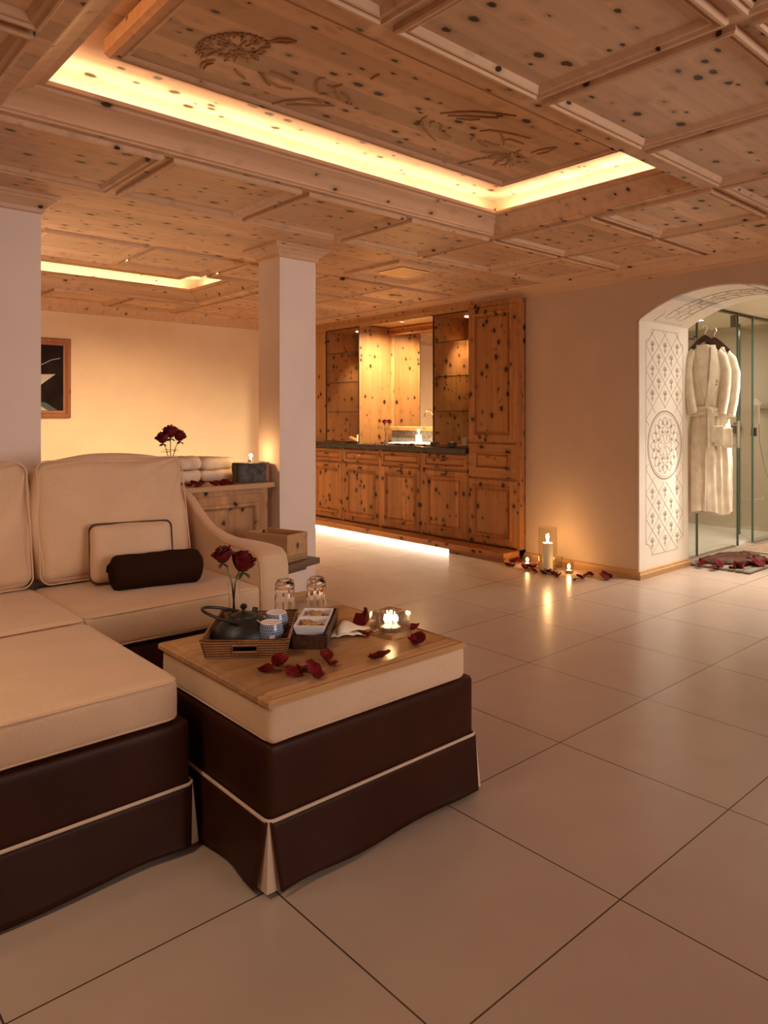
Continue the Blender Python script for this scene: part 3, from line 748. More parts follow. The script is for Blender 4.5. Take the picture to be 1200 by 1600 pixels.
# shower fittings on the end wall
sf = thing('hand_shower', (7.855, 3.05, 1.3), 'chrome hand shower with a looped hose on the brown shower wall', 'shower head')
g = G(); g.lathe([(0, 0), (.022, 0), (.022, .012), (.012, .02), (.012, .05)], 16, (0, .02, 0)); g.box(-.05, .04, .005, .035, -.02, .02, .006)
g.out('wall_holder', 'chrome', sf)
g = G(); g.tube([(-.05, .02, -.17), (-.055, .02, -.05), (-.06, .02, .03), (-.085, .02, .07)], .013, 10); g.tube([(-.085, .02, .075), (-.115, .02, .06)], .04, 18, rs=[.034, .042])
g.out('shower_handset', 'chrome', sf, smooth=True)
g = G(); g.tube([(-.05, .02, -.17), (-.06, .01, -.35), (-.09, -.05, -.60), (-.12, -.12, -.80), (-.12, -.05, -.93), (-.10, .10, -.95), (-.08, .28, -.88), (-.04, .38, -.70), (-.01, .40, -.55)], .007, 8); g.out('hose', 'chrome', sf, smooth=True)
mx = thing('shower_mixer', (7.87, 3.32, 1.08), 'round dark shower mixer knob behind the glass door handle', 'tap')
g = G(); g.tube([(0, 0, 0), (-.03, 0, 0)], .055, 20); g.out('mixer_plate', 'bronze', mx, smooth=True)
g = G(); g.tube([(-.03, 0, 0), (-.07, 0, 0)], .022, 16); g.tube([(-.06, 0, 0), (-.06, 0, .07)], .006); g.out('mixer_lever', 'bronze', mx, smooth=True)
g = G(); g.box(-.09, .0, -.14, .14, -.006, 0); g.ring(-.09, 0, -.14, .14, [(0, 0), (0, .03), (.004, .03), (.004, 0)])
for k in range(6): g.box(-.085, -.005, -.12+k*.045, -.112+k*.045, 0, .004)
b_ = thing('wall_basket', (7.9, 2.96, 1.30), 'small steel basket shelf at the right end of the shower', 'shelf'); g.out('wire_tray', 'steel', b_)

# mats, bark and petals on the floor beyond the arch
mt = thing('slatted_mat', (6.10, 2.46, 0), 'grey slatted wooden mat under the hanging robes', 'mat')
g = G()
for k in range(8): g.box(-.40, .42, -.13+k*.062-.02, -.13+k*.062+.034, .006, .022, .003)
g.out('slat_deck', 'matg', mt)
for x in (-.3, 0, .32): g = G(); g.box(x-.02, x+.02, -.14, .37, 0, .006); g.out('batten', 'matg', mt)
g = G(); V, F = soft_box(.55, .26, .006, .005, n=6); g.add(V, F)
tag(g.out('bath_rug', 'matb', loc=(7.2, 2.50, .007)), 'flat brown striped rug in front of the shower entrance', 'rug')
def bark(loc, rz, ln, seed, lab):
    r_ = random.Random(seed); g = G(); V = []; F = []; nu, nv = 16, 10
    for i in range(nu+1):
        for j in range(nv+1):
            u = i/nu*2-1; a = R(-95+190*j/nv); rr = .074*(1-.5*u*u)+.012*noise.noise(Vector((u*3+seed, a, 0)))
            V.append((u*ln/2, rr*math.sin(a)*1.5+.02*math.sin(u*3+seed), rr*math.cos(a)*.85+.012*noise.noise(Vector((u*5, a*2, seed)))))
    for i in range(nu):
        for j in range(nv): a = i*(nv+1)+j; F.append((a, a+1, a+nv+2, a+nv+1))
    g.add(V, F); o = g.out('curled_bark', 'bark', smooth=True, loc=loc, rotz=rz)
    md = o.modifiers.new('solid', 'SOLIDIFY'); md.thickness = .006
    return tag(o, lab, 'bark', 'curled bark pieces on the mat')
bark((5.93, 2.58, .022), R(-52), .42, 1, 'long curled brown bark piece lying front left on the slatted mat')
bark((6.12, 2.60, .022), R(-30), .36, 4, 'curled bark piece lying behind the long one on the mat')
bark((6.12, 2.48, .022), R(-66), .28, 7, 'short curled bark piece at the right end of the bark heap')

# ================================================================== BATHROBES
def hook_rail():
    t = thing('hook_rail', (6.05, 2.875, 1.86), 'small dark metal hook rail on the shower glass above the robes', 'hook rail')
    g = G(); g.box(-.22, .22, .004, .018, -.008, .012, .003); g.out('rail_bar', 'bronze', t)
    for x in (-.15, .05, .18):
        g = G(); g.tube([(x, .004, 0), (x, -.03, -.005), (x, -.04, .012)], .004); g.tube([(x, -.04, .012), (x, -.046, .018)], .008); g.out('hook', 'bronze', t)
hook_rail()
def robe(nm, loc, rz, lab, mark, seed):
    t = thing(nm, loc, lab, 'bathrobe', 'white bathrobes on dark hangers', rz); t.scale = (.70, .9, 1)   # local -y faces outwards, z 0 at hanger hook level
    sd = seed
    def sec(z):      # half width, half depth
        K = [(0, .030, .035), (-.02, .08, .045), (-.05, .15, .055), (-.10, .175, .07), (-.22, .180, .085), (-.42, .160, .08), (-.52, .148, .075), (-.57, .150, .078), (-.66, .165, .085), (-.90, .185, .09), (-1.20, .190, .092), (-1.35, .192, .092)]
        for (a, w0, d0), (b, w1, d1) in zip(K[:-1], K[1:]):
            if z >= b:
                f = (z-a)/(b-a); return w0+(w1-w0)*f, d0+(d1-d0)*f
        return K[-1][1:]
    V = []; F = []; nz, na = 54, 72
    for i in range(nz+1):
        z = -1.35*(i/nz)**1.0; hw, hd = sec(z)
        fold = .0 if z > -.1 else min(1, (-z-.1)*2)
        for k in range(na):
            a = 2*PI*k/na
            fo = 1+fold*(.055*math.sin(7*a+sd+z*1.2)+.035*math.sin(13*a+2*sd+z*3)) if z < -.5 else 1+.05*fold*noise.noise(Vector((math.cos(a)*3, z*5, sd)))
            x = hw*math.copysign(abs(math.cos(a))**.85, math.cos(a))*fo; y = hd*math.sin(a)*fo
            if z < -.5: y += .012*noise.noise(Vector((x*14, z*3+sd, 1)))
            y += .008*noise.noise(Vector((x*20, z*9, sd)))
            V.append((x, y, z+(.012*math.sin(3*a+sd) if i == nz else 0)))
    for i in range(nz):
        for k in range(na): F.append((i*na+k, i*na+(k+1) % na, (i+1)*na+(k+1) % na, (i+1)*na+k))
    g = G(); g.add(V, F); g.out('robe_body', 'robe', t, smooth=60)
    # sleeves tucked under the belt
    for s in (-1, 1):
        g = G()
        P = [(s*.13, 0, -.065), (s*.185, -.005, -.12), (s*.215, -.015, -.22), (s*.205, -.03, -.33), (s*.185, -.045, -.45), (s*.155, -.055, -.56)]
        g.tube(P, .06, 14, rs=[.05, .062, .066, .064, .058, .052])
        o = g.out('sleeve', 'robe', t, smooth=60)
    # shawl collar: two thick lapels crossing down to the belt
    def surf_y(x, z, off):
        hw, hd = sec(z); u = min(.98, abs(x)/max(hw, .01)); return -hd*math.sqrt(1-u*u)-off
    for s in (-1, 1):
        V = []; F = []; n = 16
        for i in range(n+1):
            f = i/n; z = -.005-.52*f
            xi = s*(.045*(1-f)**.8)+(-s*.035*f); wd = .075*(math.sin(PI*min(1, f*.75+.2)))+.015
            xs = [xi, xi+s*wd*.5, xi+s*wd]
            for x in xs: V.append((x, surf_y(x, z, .012+(.006 if s > 0 else 0)), z))
            for x in xs[::-1]: V.append((x, surf_y(x, z, -.004), z))
        for i in range(n):
            for k in range(6): F.append((i*6+k, i*6+(k+1) % 6, (i+1)*6+(k+1) % 6, (i+1)*6+k))
        F += [tuple(range(6)), tuple(n*6+k for k in range(6))]
        mesh('lapel', V, F, 'robe', t, smooth=50)
    g = G()     # dark opening of the neck
    g.add([(-.04, surf_y(0, -.02, .006), -.01), (.04, surf_y(0, -.02, .006), -.01), (0, surf_y(0, -.22, .006), -.24)], [(0, 1, 2)])
    g = G()
    bel = []
    for zc in (-.525, -.56):
        V = []; F = []; na2 = 40
        for k in range(na2):
            a = 2*PI*k/na2
            for rr, zz in ((1.02, .018), (1.10, .012), (1.10, -.012), (1.02, -.018)):
                V.append((.158*rr*math.cos(a), .088*rr*math.sin(a)-.004, zc+zz+.006*math.sin(a*3+sd)))
        for k in range(na2):
            for q in range(4): F.append((k*4+q, k*4+(q+1) % 4, ((k+1) % na2)*4+(q+1) % 4, ((k+1) % na2)*4+q))
        g.add(V, F)
    V, F = soft_box(.035, .02, .028, .014, n=4); g.add([(v.x+.01, v.y-.105, v.z-.54) for v in V], F)
    g.out('belt', 'robe', t, smooth=50)
    g = G(); g.box(-.02, .018, -.125, -.112, -.84, -.54, .004); g.box(.022, .058, -.120, -.108, -.79, -.54, .004); g.out('belt_end', 'robe', t)
    g = G(); g.box(.06, .16, -.112, -.09, -.82, -.66, .006); g.out('pocket', 'robe', t)
    g = G()     # front edge of the overlap
    g.tube([(-.03, -.098, -.53), (-.028, -.105, -.8), (-.035, -.11, -1.1), (-.04, -.105, -1.34)], .007, 6); g.out('front_hem', 'robe', t)
    if mark:
        g = G()
        def q(x, z): return (x, surf_y(x, z, .010), z)
        g.tube([q(.055+.010*math.sin(k*1.1), -.285+.008*k*.9) for k in range(9)], .0035, 5)
        g.tube([q(.09+.012*math.cos(k*.9), -.30+.012*math.sin(k*.9)) for k in range(8)], .003, 5)
        g.tube([q(.04, -.33), q(.06, -.322), q(.085, -.335), q(.105, -.325)], .003, 5)
        o = g.out('embroidery', 'thread', t); o['label'] = 'small dark embroidered monogram'
    return t
def hanger(loc, rz, lab):
    t = thing('coat_hanger', loc, lab, 'hanger', 'dark wooden hangers', rz)
    g = G(); n = 16; V = []; F = []
    for i in range(n+1):
        x = -.15+.30*i/n; z = .055-1.7*abs(x)**1.35; hh = .022+.012*(1-abs(x)/.15); d = .014
        V += [(x, -d, z-hh), (x, d, z-hh), (x, d, z+hh*.55), (x, 0, z+hh*.8), (x, -d, z+hh*.55)]
    for i in range(n):
        for k in range(5): F.append((i*5+k, i*5+(k+1) % 5, (i+1)*5+(k+1) % 5, (i+1)*5+k))
    F += [tuple(range(5)), tuple(n*5+k for k in range(5))]
    g.add(V, F); g.out('shoulder_bar', 'hanger', t, smooth=True)
    g = G(); g.tube([(0, 0, .06), (0, 0, .10), (.018, 0, .13), (.01, 0, .155), (-.015, 0, .15), (-.018, 0, .135)], .0028, 6); g.out('hook', 'chrome', t)
    return t
RB = R(-45)
robe('bathrobe', (5.80, 2.70, 1.79), R(-50), 'cream white terry bathrobe hanging nearer the arch jamb, left of the pair', True, .7)
robe('bathrobe', (5.885, 2.665, 1.775), R(-50), 'brightly lit white bathrobe hanging at the right of the pair', True, 2.4)
hanger((5.80, 2.70, 1.79), R(-50), 'dark glossy wooden hanger in the left bathrobe collar')
hanger((5.885, 2.665, 1.775), R(-50), 'dark glossy wooden hanger in the right, brighter bathrobe')

# ================================================================== CABINET WALL
XF = 4.86            # front plane of the cabinets
mpx = lambda X: (lambda u, v, w_: (X-w_, u, v))
PANEL = [(0, -.018), (0, 0), (.003, .003), (.050, .003), (.052, .011), (.058, .013), (.066, .006), (.070, -.010), (.078, -.012), (.100, -.001)]
def front(nm, y0, y1, z0, z1, parent, mat='cabZ', prof=PANEL, X=XF):
    g = G(); g.ring(y0, y1, z0, z1, prof, mpx(X), cap=True); return g.out(nm, mat, parent)
def knob(parent, y, z, mat='bronze'):
    g = G(); g.tube([(XF-.004, y-.018, z), (XF-.022, y-.018, z), (XF-.026, y-.02, z)], .006, 8)
    g.tube([(XF-.024, y-.032, z), (XF-.028, y-.012, z+.003), (XF-.028, y+.012, z-.001), (XF-.022, y+.030, z-.004)], .007, 8, rs=[.004, .009, .008, .003])
    return g.out('knob', mat, parent, smooth=True)
bays = [(5.665, 6.21), (5.065, 5.605), (4.45, 5.005)]
allb = [(6.265, 6.83), (5.645, 6.265), (5.035, 5.645), (4.43, 5.035)]
labs = ['pine base cabinet half hidden by the column', 'pine base cabinet under the counter, second from the column, with a pale drawer knob', 'pine base cabinet under the candlelit counter, second from the tall cupboard', 'pine base cabinet under the counter directly beside the tall cupboard']
for i, ((y0, y1), lb) in enumerate(zip(allb, labs)):
    t = thing('base_cabinet', (0, 0, 0), lb, 'cabinet', 'pine base cabinets under the counter')
    g = G(); g.box(XF+.020, 5.372, y0+.001, y1-.001, .08, .868); g.box(XF+.001, XF+.020, y0+.001, y0+.018, .08, .868); g.box(XF+.001, XF+.020, y1-.018, y1-.001, .08, .868); g.out('carcass', 'cabZ', t)
    a, b = y0+.022, y1-.022
    d = front('drawer', a, b, .722, .855, t, 'cabY', [(0, -.018), (0, 0), (.003, .003), (.018, .003), (.020, .010), (.026, .011), (.031, .002), (.033, -.009), (.046, -.001)])
    if i != 2: knob(d, (a+b)/2, .80, 'chrome' if i == 1 else 'bronze')
    d = front('door', a, b, .095, .700, t, 'cabZ'); knob(d, (a+b)/2, .668)
# far end of the run, mostly behind the column
g = G(); g.box(XF, 5.35, 6.83, 7.30, .08, .868); tag(g.out('corner_cabinet', 'cabZ'), 'plain pine end panel of the counter hidden behind the column', 'cabinet')
# tall cupboard
t = thing('tall_cupboard', (0, 0, 0), 'tall pine cupboard with three raised panels standing right of the counter', 'cupboard')
g = G(); g.box(XF+.020, 5.375, 3.85, 4.432, .08, 2.21); g.box(XF+.001, XF+.020, 3.85, 3.882, .08, 2.21); g.box(XF+.001, XF+.020, 3.882, 4.43, 2.174, 2.21); g.out('carcass', 'cabZ', t)
d = front('door', 3.885, 4.425, .985, 2.17, t, 'cabZ')
d = front('door', 3.885, 4.425, .095, .655, t, 'cabZ')
d = front('drawer_front', 3.885, 4.425, .675, .965, t, 'cabY', [(0, -.018), (0, 0), (.003, .003), (.070, .003), (.072, .011), (.080, .012), (.087, .002), (.090, -.010), (.105, -.001)])
# worktop
g = G(); g.box(XF-.03, 5.372, 4.432, 7.30, .870, .920, .006)
tag(g.out('counter_top', 'worktop'), 'long dark polished stone counter top on the pine cabinets', 'worktop')
# floating plinth with the light strip below
g = G(); g.box(4.655, XF, 3.85, 7.30, .034, .078, .004); g.box(4.66, XF, 3.85, 4.48, 0, .034); g.box(4.80, XF, 4.48, 7.30, 0, .034)
tag(g.out('cabinet_plinth', 'cabY'), 'low pine plinth running along the foot of the cabinets, lit from below', 'plinth')
# upper cabinetry: frieze, niche lining, vitrines
t = thing('niche_surround', (0, 0, 0), 'bright pine lining of the counter niche with soffit and frieze', 'panelling')
g = G(); g.box(XF+.02, 5.375, 4.425, 7.2, 2.19, 2.21); g.box(4.895, 4.928, 4.425, 7.2, 2.165, 2.29); g.out('soffit', 'nicheX', t)
g = G(); g.box(5.355, 5.375, 4.43, 7.2, .92, 2.19); g.out('back_panel', 'nicheX', t)
g = G(); g.box(4.99, 5.01, 6.66, 7.2, .92, 2.19); g.out('end_panel', 'nicheX', t)
g = G(); g.ring(5.02, 6.05, 2.10, 2.19, [(0, 0), (0, .02), (.01, .03), (.02, .03), (.03, .02), (.045, .02)], mpx(5.355)); g.out('mirror_head_moulding', 'cabY', t)
g = G(); g.box(5.345, 5.355, 4.93, 5.965, 1.10, 2.11)
tag(g.out('wall_mirror', 'mirror'), 'large frameless mirror at the back of the counter niche', 'mirror')
g = G(); g.box(5.30, 5.353, 4.93, 5.965, .922, 1.052, .003); sp = tag(g.out('granite_splashback', 'granite'), 'speckled grey granite splashback behind the counter candles', 'splashback')
g = G(); g.box(5.285, 5.354, 4.92, 5.975, 1.053, 1.10, .006); tag(g.out('wall_ledge', 'nicheX'), 'pale wooden ledge running on top of the granite splashback', 'ledge')
def vitrine(y0, y1, lab):
    t = thing('display_cabinet', (0, 0, 0), lab, 'display cabinet', 'lit display cabinets flanking the niche')
    xa, xb = 4.90, 5.35; zt = 2.18
    g = G(); g.box(xa, xb, y0, y0+.018, .921, zt); g.box(xa, xb, y1-.018, y1, .921, zt); g.box(xb-.02, xb, y0+.018, y1-.018, .921, zt); g.box(xa, xb, y0+.018, y1-.018, .921, .935); g.box(xa, xb, y0+.018, y1-.018, zt-.02, zt)
    g.out('cabinet_case', 'cabZ', t)
    for z in (1.255, 1.58, 1.905):
        g = G(); g.box(xa+.02, xb-.022, y0+.02, y1-.02, z, z+.008); g.out('glass_shelf', 'vglass', t)
        g = G(); g.box(xa+.018, xa+.0205, y0+.02, y1-.02, z, z+.008); g.out('shelf_edge', 'gedge', t)
    g = G(); g.box(xa-.006, xa-.001, y0+.004, y1-.004, .935, zt-.015); d = g.out('glass_door', 'vglass', t)
    g = G(); g.ring(y0, y1, .932, zt-.01, [(0, 0), (0, .008), (.010, .008), (.010, 0)], mpx(xa)); g.out('door_frame', 'bronze', t)
    for z in (1.05, 1.56, 2.05):
        g = G(); g.box(xa-.012, xa+.01, y1-.05, y1-.012, z-.012, z+.012, .003); g.out('hinge', 'bronze', d)
    g = G(); g.lathe([(.028, 0), (.030, -.008), (.02, -.010)], 16, ((xa+xb)/2, (y0+y1)/2, zt-.02)); g.out('cabinet_lamp', 'lampglow', t)
vitrine(4.445, 4.915, 'glass fronted pine display cabinet beside the tall cupboard')
vitrine(6.03, 6.62, 'glass fronted pine display cabinet left of the mirror niche, next to the column')
spot('vitrine_spot', (5.17, 4.70, 2.15), (5.33, 4.70, 1.6), 60, (1, .80, .54), 85, .7, .015)
spot('vitrine_spot', (5.17, 6.30, 2.15), (5.33, 6.30, 1.6), 60, (1, .80, .54), 85, .7, .015)
lp = thing('downlight', (5.08, 5.55, 2.189), 'small round downlight in the niche soffit', 'lamp')
g = G(); g.lathe([(.045, 0), (.045, -.004), (.034, -.006), (.030, -.002)], 20); g.out('lamp_ring', 'steel', lp); g = G(); g.lathe([(.03, -.001), (.0, -.003)], 20); g.out('lamp_lens', 'lampglow', lp)
spot('niche_spot', (5.08, 5.58, 2.17), (5.12, 5.80, .92), 250, (1, .80, .50), 150, 1, .02)
spot('niche_spot', (5.08, 5.20, 2.17), (5.10, 5.20, .92), 120, (1, .80, .50), 140, 1, .02)
# faucet and basin
t = thing('faucet', (5.22, 5.23, .93), 'curved chrome faucet above the sunk basin', 'tap')
g = G(); g.lathe([(.024, 0), (.024, .01), (.014, .014), (.012, .16), (.010, .17)], 18)
g.tube([(0, 0, .16), (0, 0, .25), (-.01, 0, .30), (-.045, 0, .335), (-.09, 0, .335), (-.12, 0, .30), (-.125, 0, .27)], .011, 10); g.out('spout', 'chrome', t, smooth=True)
g = G(); g.tube([(0, 0, .07), (.0, -.05, .085)], .006); g.out('lever', 'chrome', t, smooth=True)
g = G(); V, F = soft_box(.17, .30, .012, .011, n=8); g.add([(v.x, v.y, v.z-(.008 if (abs(v.x) < .14 and abs(v.y) < .27 and v.z > 0) else 0)) for v in V], F)
g.lathe([(.014, .006), (.014, .008), (0, .008)], 14)
tag(g.out('wash_basin', 'basin', loc=(5.09, 5.30, .933)), 'shallow white wash basin set on the dark counter in front of the mirror', 'basin')

# ------------------------------------------------------------------ candles, roses and petals: builders
def flame(parent, x, y, z, h=.022, p=1.2, light=True, col=(1, .55, .22)):
    g = G(); g.lathe([(0, 0), (h*.16, h*.12), (h*.22, h*.32), (h*.16, h*.62), (h*.06, h*.85), (0, h)], 12, (x, y, z)); f = g.out('flame', 'flame', parent, smooth=True)
    f.visible_shadow = True
    return f
def candle(loc, r, h, lab, cat='candle', grp=None, p=1.5, mat='wax', fh=.03, wick=.012):
    t = thing('pillar_candle', loc, lab, cat, grp)
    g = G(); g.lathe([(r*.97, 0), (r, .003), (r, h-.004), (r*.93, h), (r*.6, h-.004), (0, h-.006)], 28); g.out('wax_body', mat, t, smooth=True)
    g = G(); g.tube([(0, 0, h-.006), (.001, 0, h+wick)], .0012, 6); g.out('wick', 'dark', t)
    flame(t, 0, 0, h+wick*.5, fh)
    point('candle_light', (loc[0], loc[1], loc[2]+h+.045), p, (1, .55, .22), .012)
    return t
def tealight(loc, lab, grp=None, p=.8, r=.019):
    t = thing('tealight', loc, lab, 'candle', grp)
    g = G(); g.lathe([(r, 0), (r, .014), (r*.94, .014), (r*.94, .011)], 24); g.out('metal_cup', 'tin', t, smooth=True)
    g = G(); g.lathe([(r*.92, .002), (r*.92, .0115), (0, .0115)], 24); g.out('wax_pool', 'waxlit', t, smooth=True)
    flame(t, 0, 0, .013, .026)
    point('candle_light', (loc[0], loc[1], loc[2]+.040), p, (1, .55, .22), .010)
    return t
def petal_mesh(seed, wd=.024, ln=.030, curl=1.0):
    r_ = random.Random(seed); V = []; F = []; n = 8; ph = r_.random()*6
    for i in range(n+1):
        v = i/n
        half = wd*math.sin(PI*(.10+.80*v))**.6*(1+.06*math.sin(9*v+ph))
        for j in range(n+1):
            u = j/n*2-1
            x = u*half; y = (v-.5)*2*ln
            z = curl*(.55*u*u*half + .45*(v-.45)**2*ln*2.2)+.10*half*math.sin(5*u+4*v+ph)
            V.append(Vector((x, y, z+.001)))
    mz = min(v.z for v in V)
    for v in V: v.z -= mz-.0006
    for i in range(n):
        for j in range(n): a = i*(n+1)+j; F.append((a, a+1, a+n+2, a+n+1))
    m = len(V); V += [Vector((v.x, v.y, v.z-.0006)) for v in V]; F += [tuple(m+k for k in f[::-1]) for f in F[:]]
    rim = [j for j in range(n+1)]+[i*(n+1)+n for i in range(1, n+1)]+[n*(n+1)+j for j in range(n-1, -1, -1)]+[i*(n+1) for i in range(n-1, 0, -1)]
    for k in range(len(rim)): a, b = rim[k], rim[(k+1) % len(rim)]; F.append((a, b, b+m, a+m))
    return V, F
PET = []
for k in range(6):
    V, F = petal_mesh(k, .019+.003*(k % 3), .024+.003*(k % 2), [1.0, 1.7, .6, 1.4, .9, 2.0][k])
    for v in V: v.z = v.z*.72+.0035*noise.noise(Vector((v.x*90, v.y*90, k)))
    mz = min(v.z for v in V)
    for v in V: v.z -= mz
    o = mesh('rose_petal', V, F, 'petal', smooth=180); PET.append(o)
used = [False]*6; pr_ = random.Random(11)
def petal(loc, lab, grp, tilt=.25, sc=1.0, k=None, rz=None):
    k = pr_.randrange(6) if k is None else k
    if used[k]: o = PET[k].copy(); COL.objects.link(o)
    else: o = PET[k]; used[k] = True
    o.location = (loc[0], loc[1], loc[2]+.001); s = sc*pr_.uniform(.85, 1.15); o.scale = (s, s, s)
    tx = pr_.uniform(-tilt, tilt); ty = pr_.uniform(-tilt, tilt)
    o.rotation_euler = (tx, ty, pr_.random()*6.28 if rz is None else rz)
    # lift so that the lowest vertex just touches
    M = o.rotation_euler.to_matrix(); lo = min((M @ (v.co*s)).z for v in o.data.vertices)
    o.location.z = loc[2]+.0005-lo
    return tag(o, lab, 'petal', grp)
ORD = ['leftmost', 'second', 'third', 'fourth', 'fifth', 'sixth', 'seventh', 'eighth', 'ninth', 'tenth', 'eleventh', 'twelfth', 'thirteenth']
def nth(lst, p, k):
    xs_ = sorted([q for q in lst if q[1] == k], key=lambda q: q[0]); i = [q[0] for q in xs_].index(p)
    return '' if len(xs_) == 1 else (ORD[i]+' ' if i == 0 else ORD[i]+' from left, ')
def rose_head(g, c, r, axis, seed, petals=16):
    r_ = random.Random(seed); q = Vector((0, 0, 1)).rotation_difference(Vector(axis).normalized()); c = Vector(c)
    for k in range(petals):
        f = k/petals; a0 = k*2.4; rad = r*(.16+.80*f); half = R(52+12*f); h = r*(1.55-.45*f); n = 7; V = []; F = []
        for i in range(n+1):
            v = i/n
            for j in range(n+1):
                u = j/n*2-1; a = a0+u*half*(1-.25*(1-v))
                rr = rad*(.25+.75*math.sin(min(1, v*1.15)*PI/2))*(1+.25*f*max(0, v-.75)*4*(.6+.4*math.cos(u*3)))
                z = -r*.75+h*v*(1-.16*u*u)-.25*r*f*max(0, v-.8)*5*.5+.03*r*math.sin(8*u+k)
                V.append(c+q @ Vector((rr*math.cos(a), rr*math.sin(a), z)))
        for i in range(n):
            for j in range(n): b = i*(n+1)+j; F.append((b, b+1, b+n+2, b+n+1))
        g.add(V, F)
    g.lathe([(0, -r*.85), (r*.35, -r*.75), (r*.55, -r*.4), (r*.35, 0), (0, .1*r)], 12, tuple(c))
def leafblade(g, p, d, ln, wd):
    p = Vector(p); d = Vector(d).normalized(); s = d.cross(Vector((0, 0, 1))); s = s.normalized() if s.length > .01 else Vector((1, 0, 0)); n = 6; V = []; F = []
    for i in range(n+1):
        f = i/n; w_ = wd*math.sin(PI*min(1, f*.95+.03))**.8; q = p+d*ln*f+Vector((0, 0, -.25*ln*f*f))
        V += [q-s*w_+Vector((0, 0, .15*w_)), q+Vector((0, 0, -.1*w_)), q+s*w_+Vector((0, 0, .15*w_))]
    for i in range(n): a = i*3; F += [(a, a+1, a+4, a+3), (a+1, a+2, a+5, a+4)]
    g.add(V, F)
def rose_vase(loc, lab, heads, hv, rv=.022, leaves=True, slabs=None, grp=None):
    """glass bud vase; each rose is a thing of its own standing in it"""
    t = thing('bud_vase', loc, lab, 'vase')
    g = G(); g.lathe([(0, .004), (rv*1.0, .003), (rv*1.02, .010), (rv*.88, hv*.3), (rv*.80, hv*.7), (rv*1.05, hv), (rv*.97, hv), (rv*.72, hv*.7), (rv*.80, hv*.3), (rv*.85, .014), (0, .014)], 28); g.out('vase_glass', 'glass', t, smooth=True)
    g = G(); g.lathe([(0, .0145), (rv*.83, .0145), (rv*.785, hv*.3), (rv*.76, hv*.42), (0, hv*.42)], 24); g.out('water', 'glass', t, smooth=True)
    for i, (hx_, hy_, hz_, r) in enumerate(heads):
        rt = thing('red_rose', loc, slabs[i], 'rose', grp)
        g = G(); b = (-.35*hx_*rv/max(.02, abs(hx_)+.001) if abs(hx_) > .001 else 0, .004*i-.004, .02)
        g.tube([b, (hx_*.15, hy_*.15, hv), (hx_*.6, hy_*.6, hv+(hz_-hv)*.55), (hx_, hy_, hz_-r*.7)], .0026, 7); g.out('stem', 'stem', rt, smooth=True)
        g = G(); rose_head(g, (hx_, hy_, hz_), r, (hx_*2.0, hy_*2.0, .16), 3+i); g.out('flower_head', 'rose', rt, smooth=60)
        g = G()
        for a in range(5): leafblade(g, (hx_, hy_, hz_-r*.85), (math.cos(a*1.26), math.sin(a*1.26), -.35), r*.7, r*.16)
        if leaves:
            zz = hv+(hz_-hv)*.35
            for a in (i*2.2+.4, i*2.2+3.3): leafblade(g, (hx_*.45, hy_*.45, zz), (math.cos(a), math.sin(a), .35), .045, .011)
        g.out('leaves', 'leafd', rt, smooth=True)
    return t

# ------------------------------------------------------------------ on the counter
c = at(563, 694, .92); CN = (4.93, 5.99, .921)
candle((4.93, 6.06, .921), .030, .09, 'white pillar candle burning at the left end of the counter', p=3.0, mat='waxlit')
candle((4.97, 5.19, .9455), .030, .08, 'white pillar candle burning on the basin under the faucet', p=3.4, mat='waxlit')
# rolled towel
g = G(); g.tube([(0, 0, .03), (.0, .10, .06)], .022, 16); g.tube([(0, -.002, .029), (0, .101, .061)], .012, 12)
tag(g.out('wooden_roller', 'sideX', loc=(4.95, 6.145, .916), smooth=True), 'small pale wooden roller leaning left of the counter candle', 'roller')
rose_vase((4.98, 5.70, .921), 'slim glass vase with a rose on the bright counter', [(-.012, 0, .235, .032), (.025, -.035, .235, .030)], .11, .016, True, ['red rose leaning left in the counter vase', 'red rose leaning right in the counter vase'], 'roses in the counter vase')
for (x, y), lb in (((4.92, 4.915), 'square dark stone tealight block on the counter nearer the basin'), ((4.90, 4.665), 'square dark stone tealight block on the counter nearer the cupboard')):
    t = thing('stone_tealight_holder', (x, y, .921), lb, 'candle holder', 'stone tealight blocks on the counter')
    g = G(); g.box(-.032, .032, -.032, .032, 0, .045, .006); g.out('stone_block', 'candlestone', t)
    g = G(); g.lathe([(.019, .0452), (.019, .053), (.017, .053), (.017, .049), (0, .049)], 18); g.out('cup_insert', 'tin', t)
g = G(); g.box(-.018, .018, -.022, .022, 0, .075, .005); g.box(-.02, .02, -.024, .024, .068, .088, .004)
tag(g.out('folded_card', 'white', loc=(4.93, 4.53, .921), rotz=.3), 'small white wrapped soap box at the right end of the counter', 'box')
pp = [(547, 691), (545, 694), (585, 694), (597, 694), (601, 695), (620, 697), (633, 697), (640, 699), (648, 699), (660, 700), (668, 698), (630, 700), (643, 701)]
pq = [((x, y), k > 4) for k, (x, y) in enumerate(pp)]
for k, (x, y) in enumerate(pp):
    X_ = 4.85+.10*pr_.random(); px = x; D_ = at(px, 700, .92); y_ = D_.y/D_.x*X_
    z_ = .921 if not (4.93 < X_ and 4.99 < y_ < 5.62) else .9455
    if X_ > 4.905 and 4.98 < y_ < 5.62: X_ = 4.885
    petal((X_, y_, .9205), nth(pq, (x, y), k > 4)+('red petal along the dark counter edge before the basin' if k > 4 else 'red petal near the left end of the counter'), 'petals along the counter edge' if k > 4 else 'petals at the left end of the counter', sc=.95)

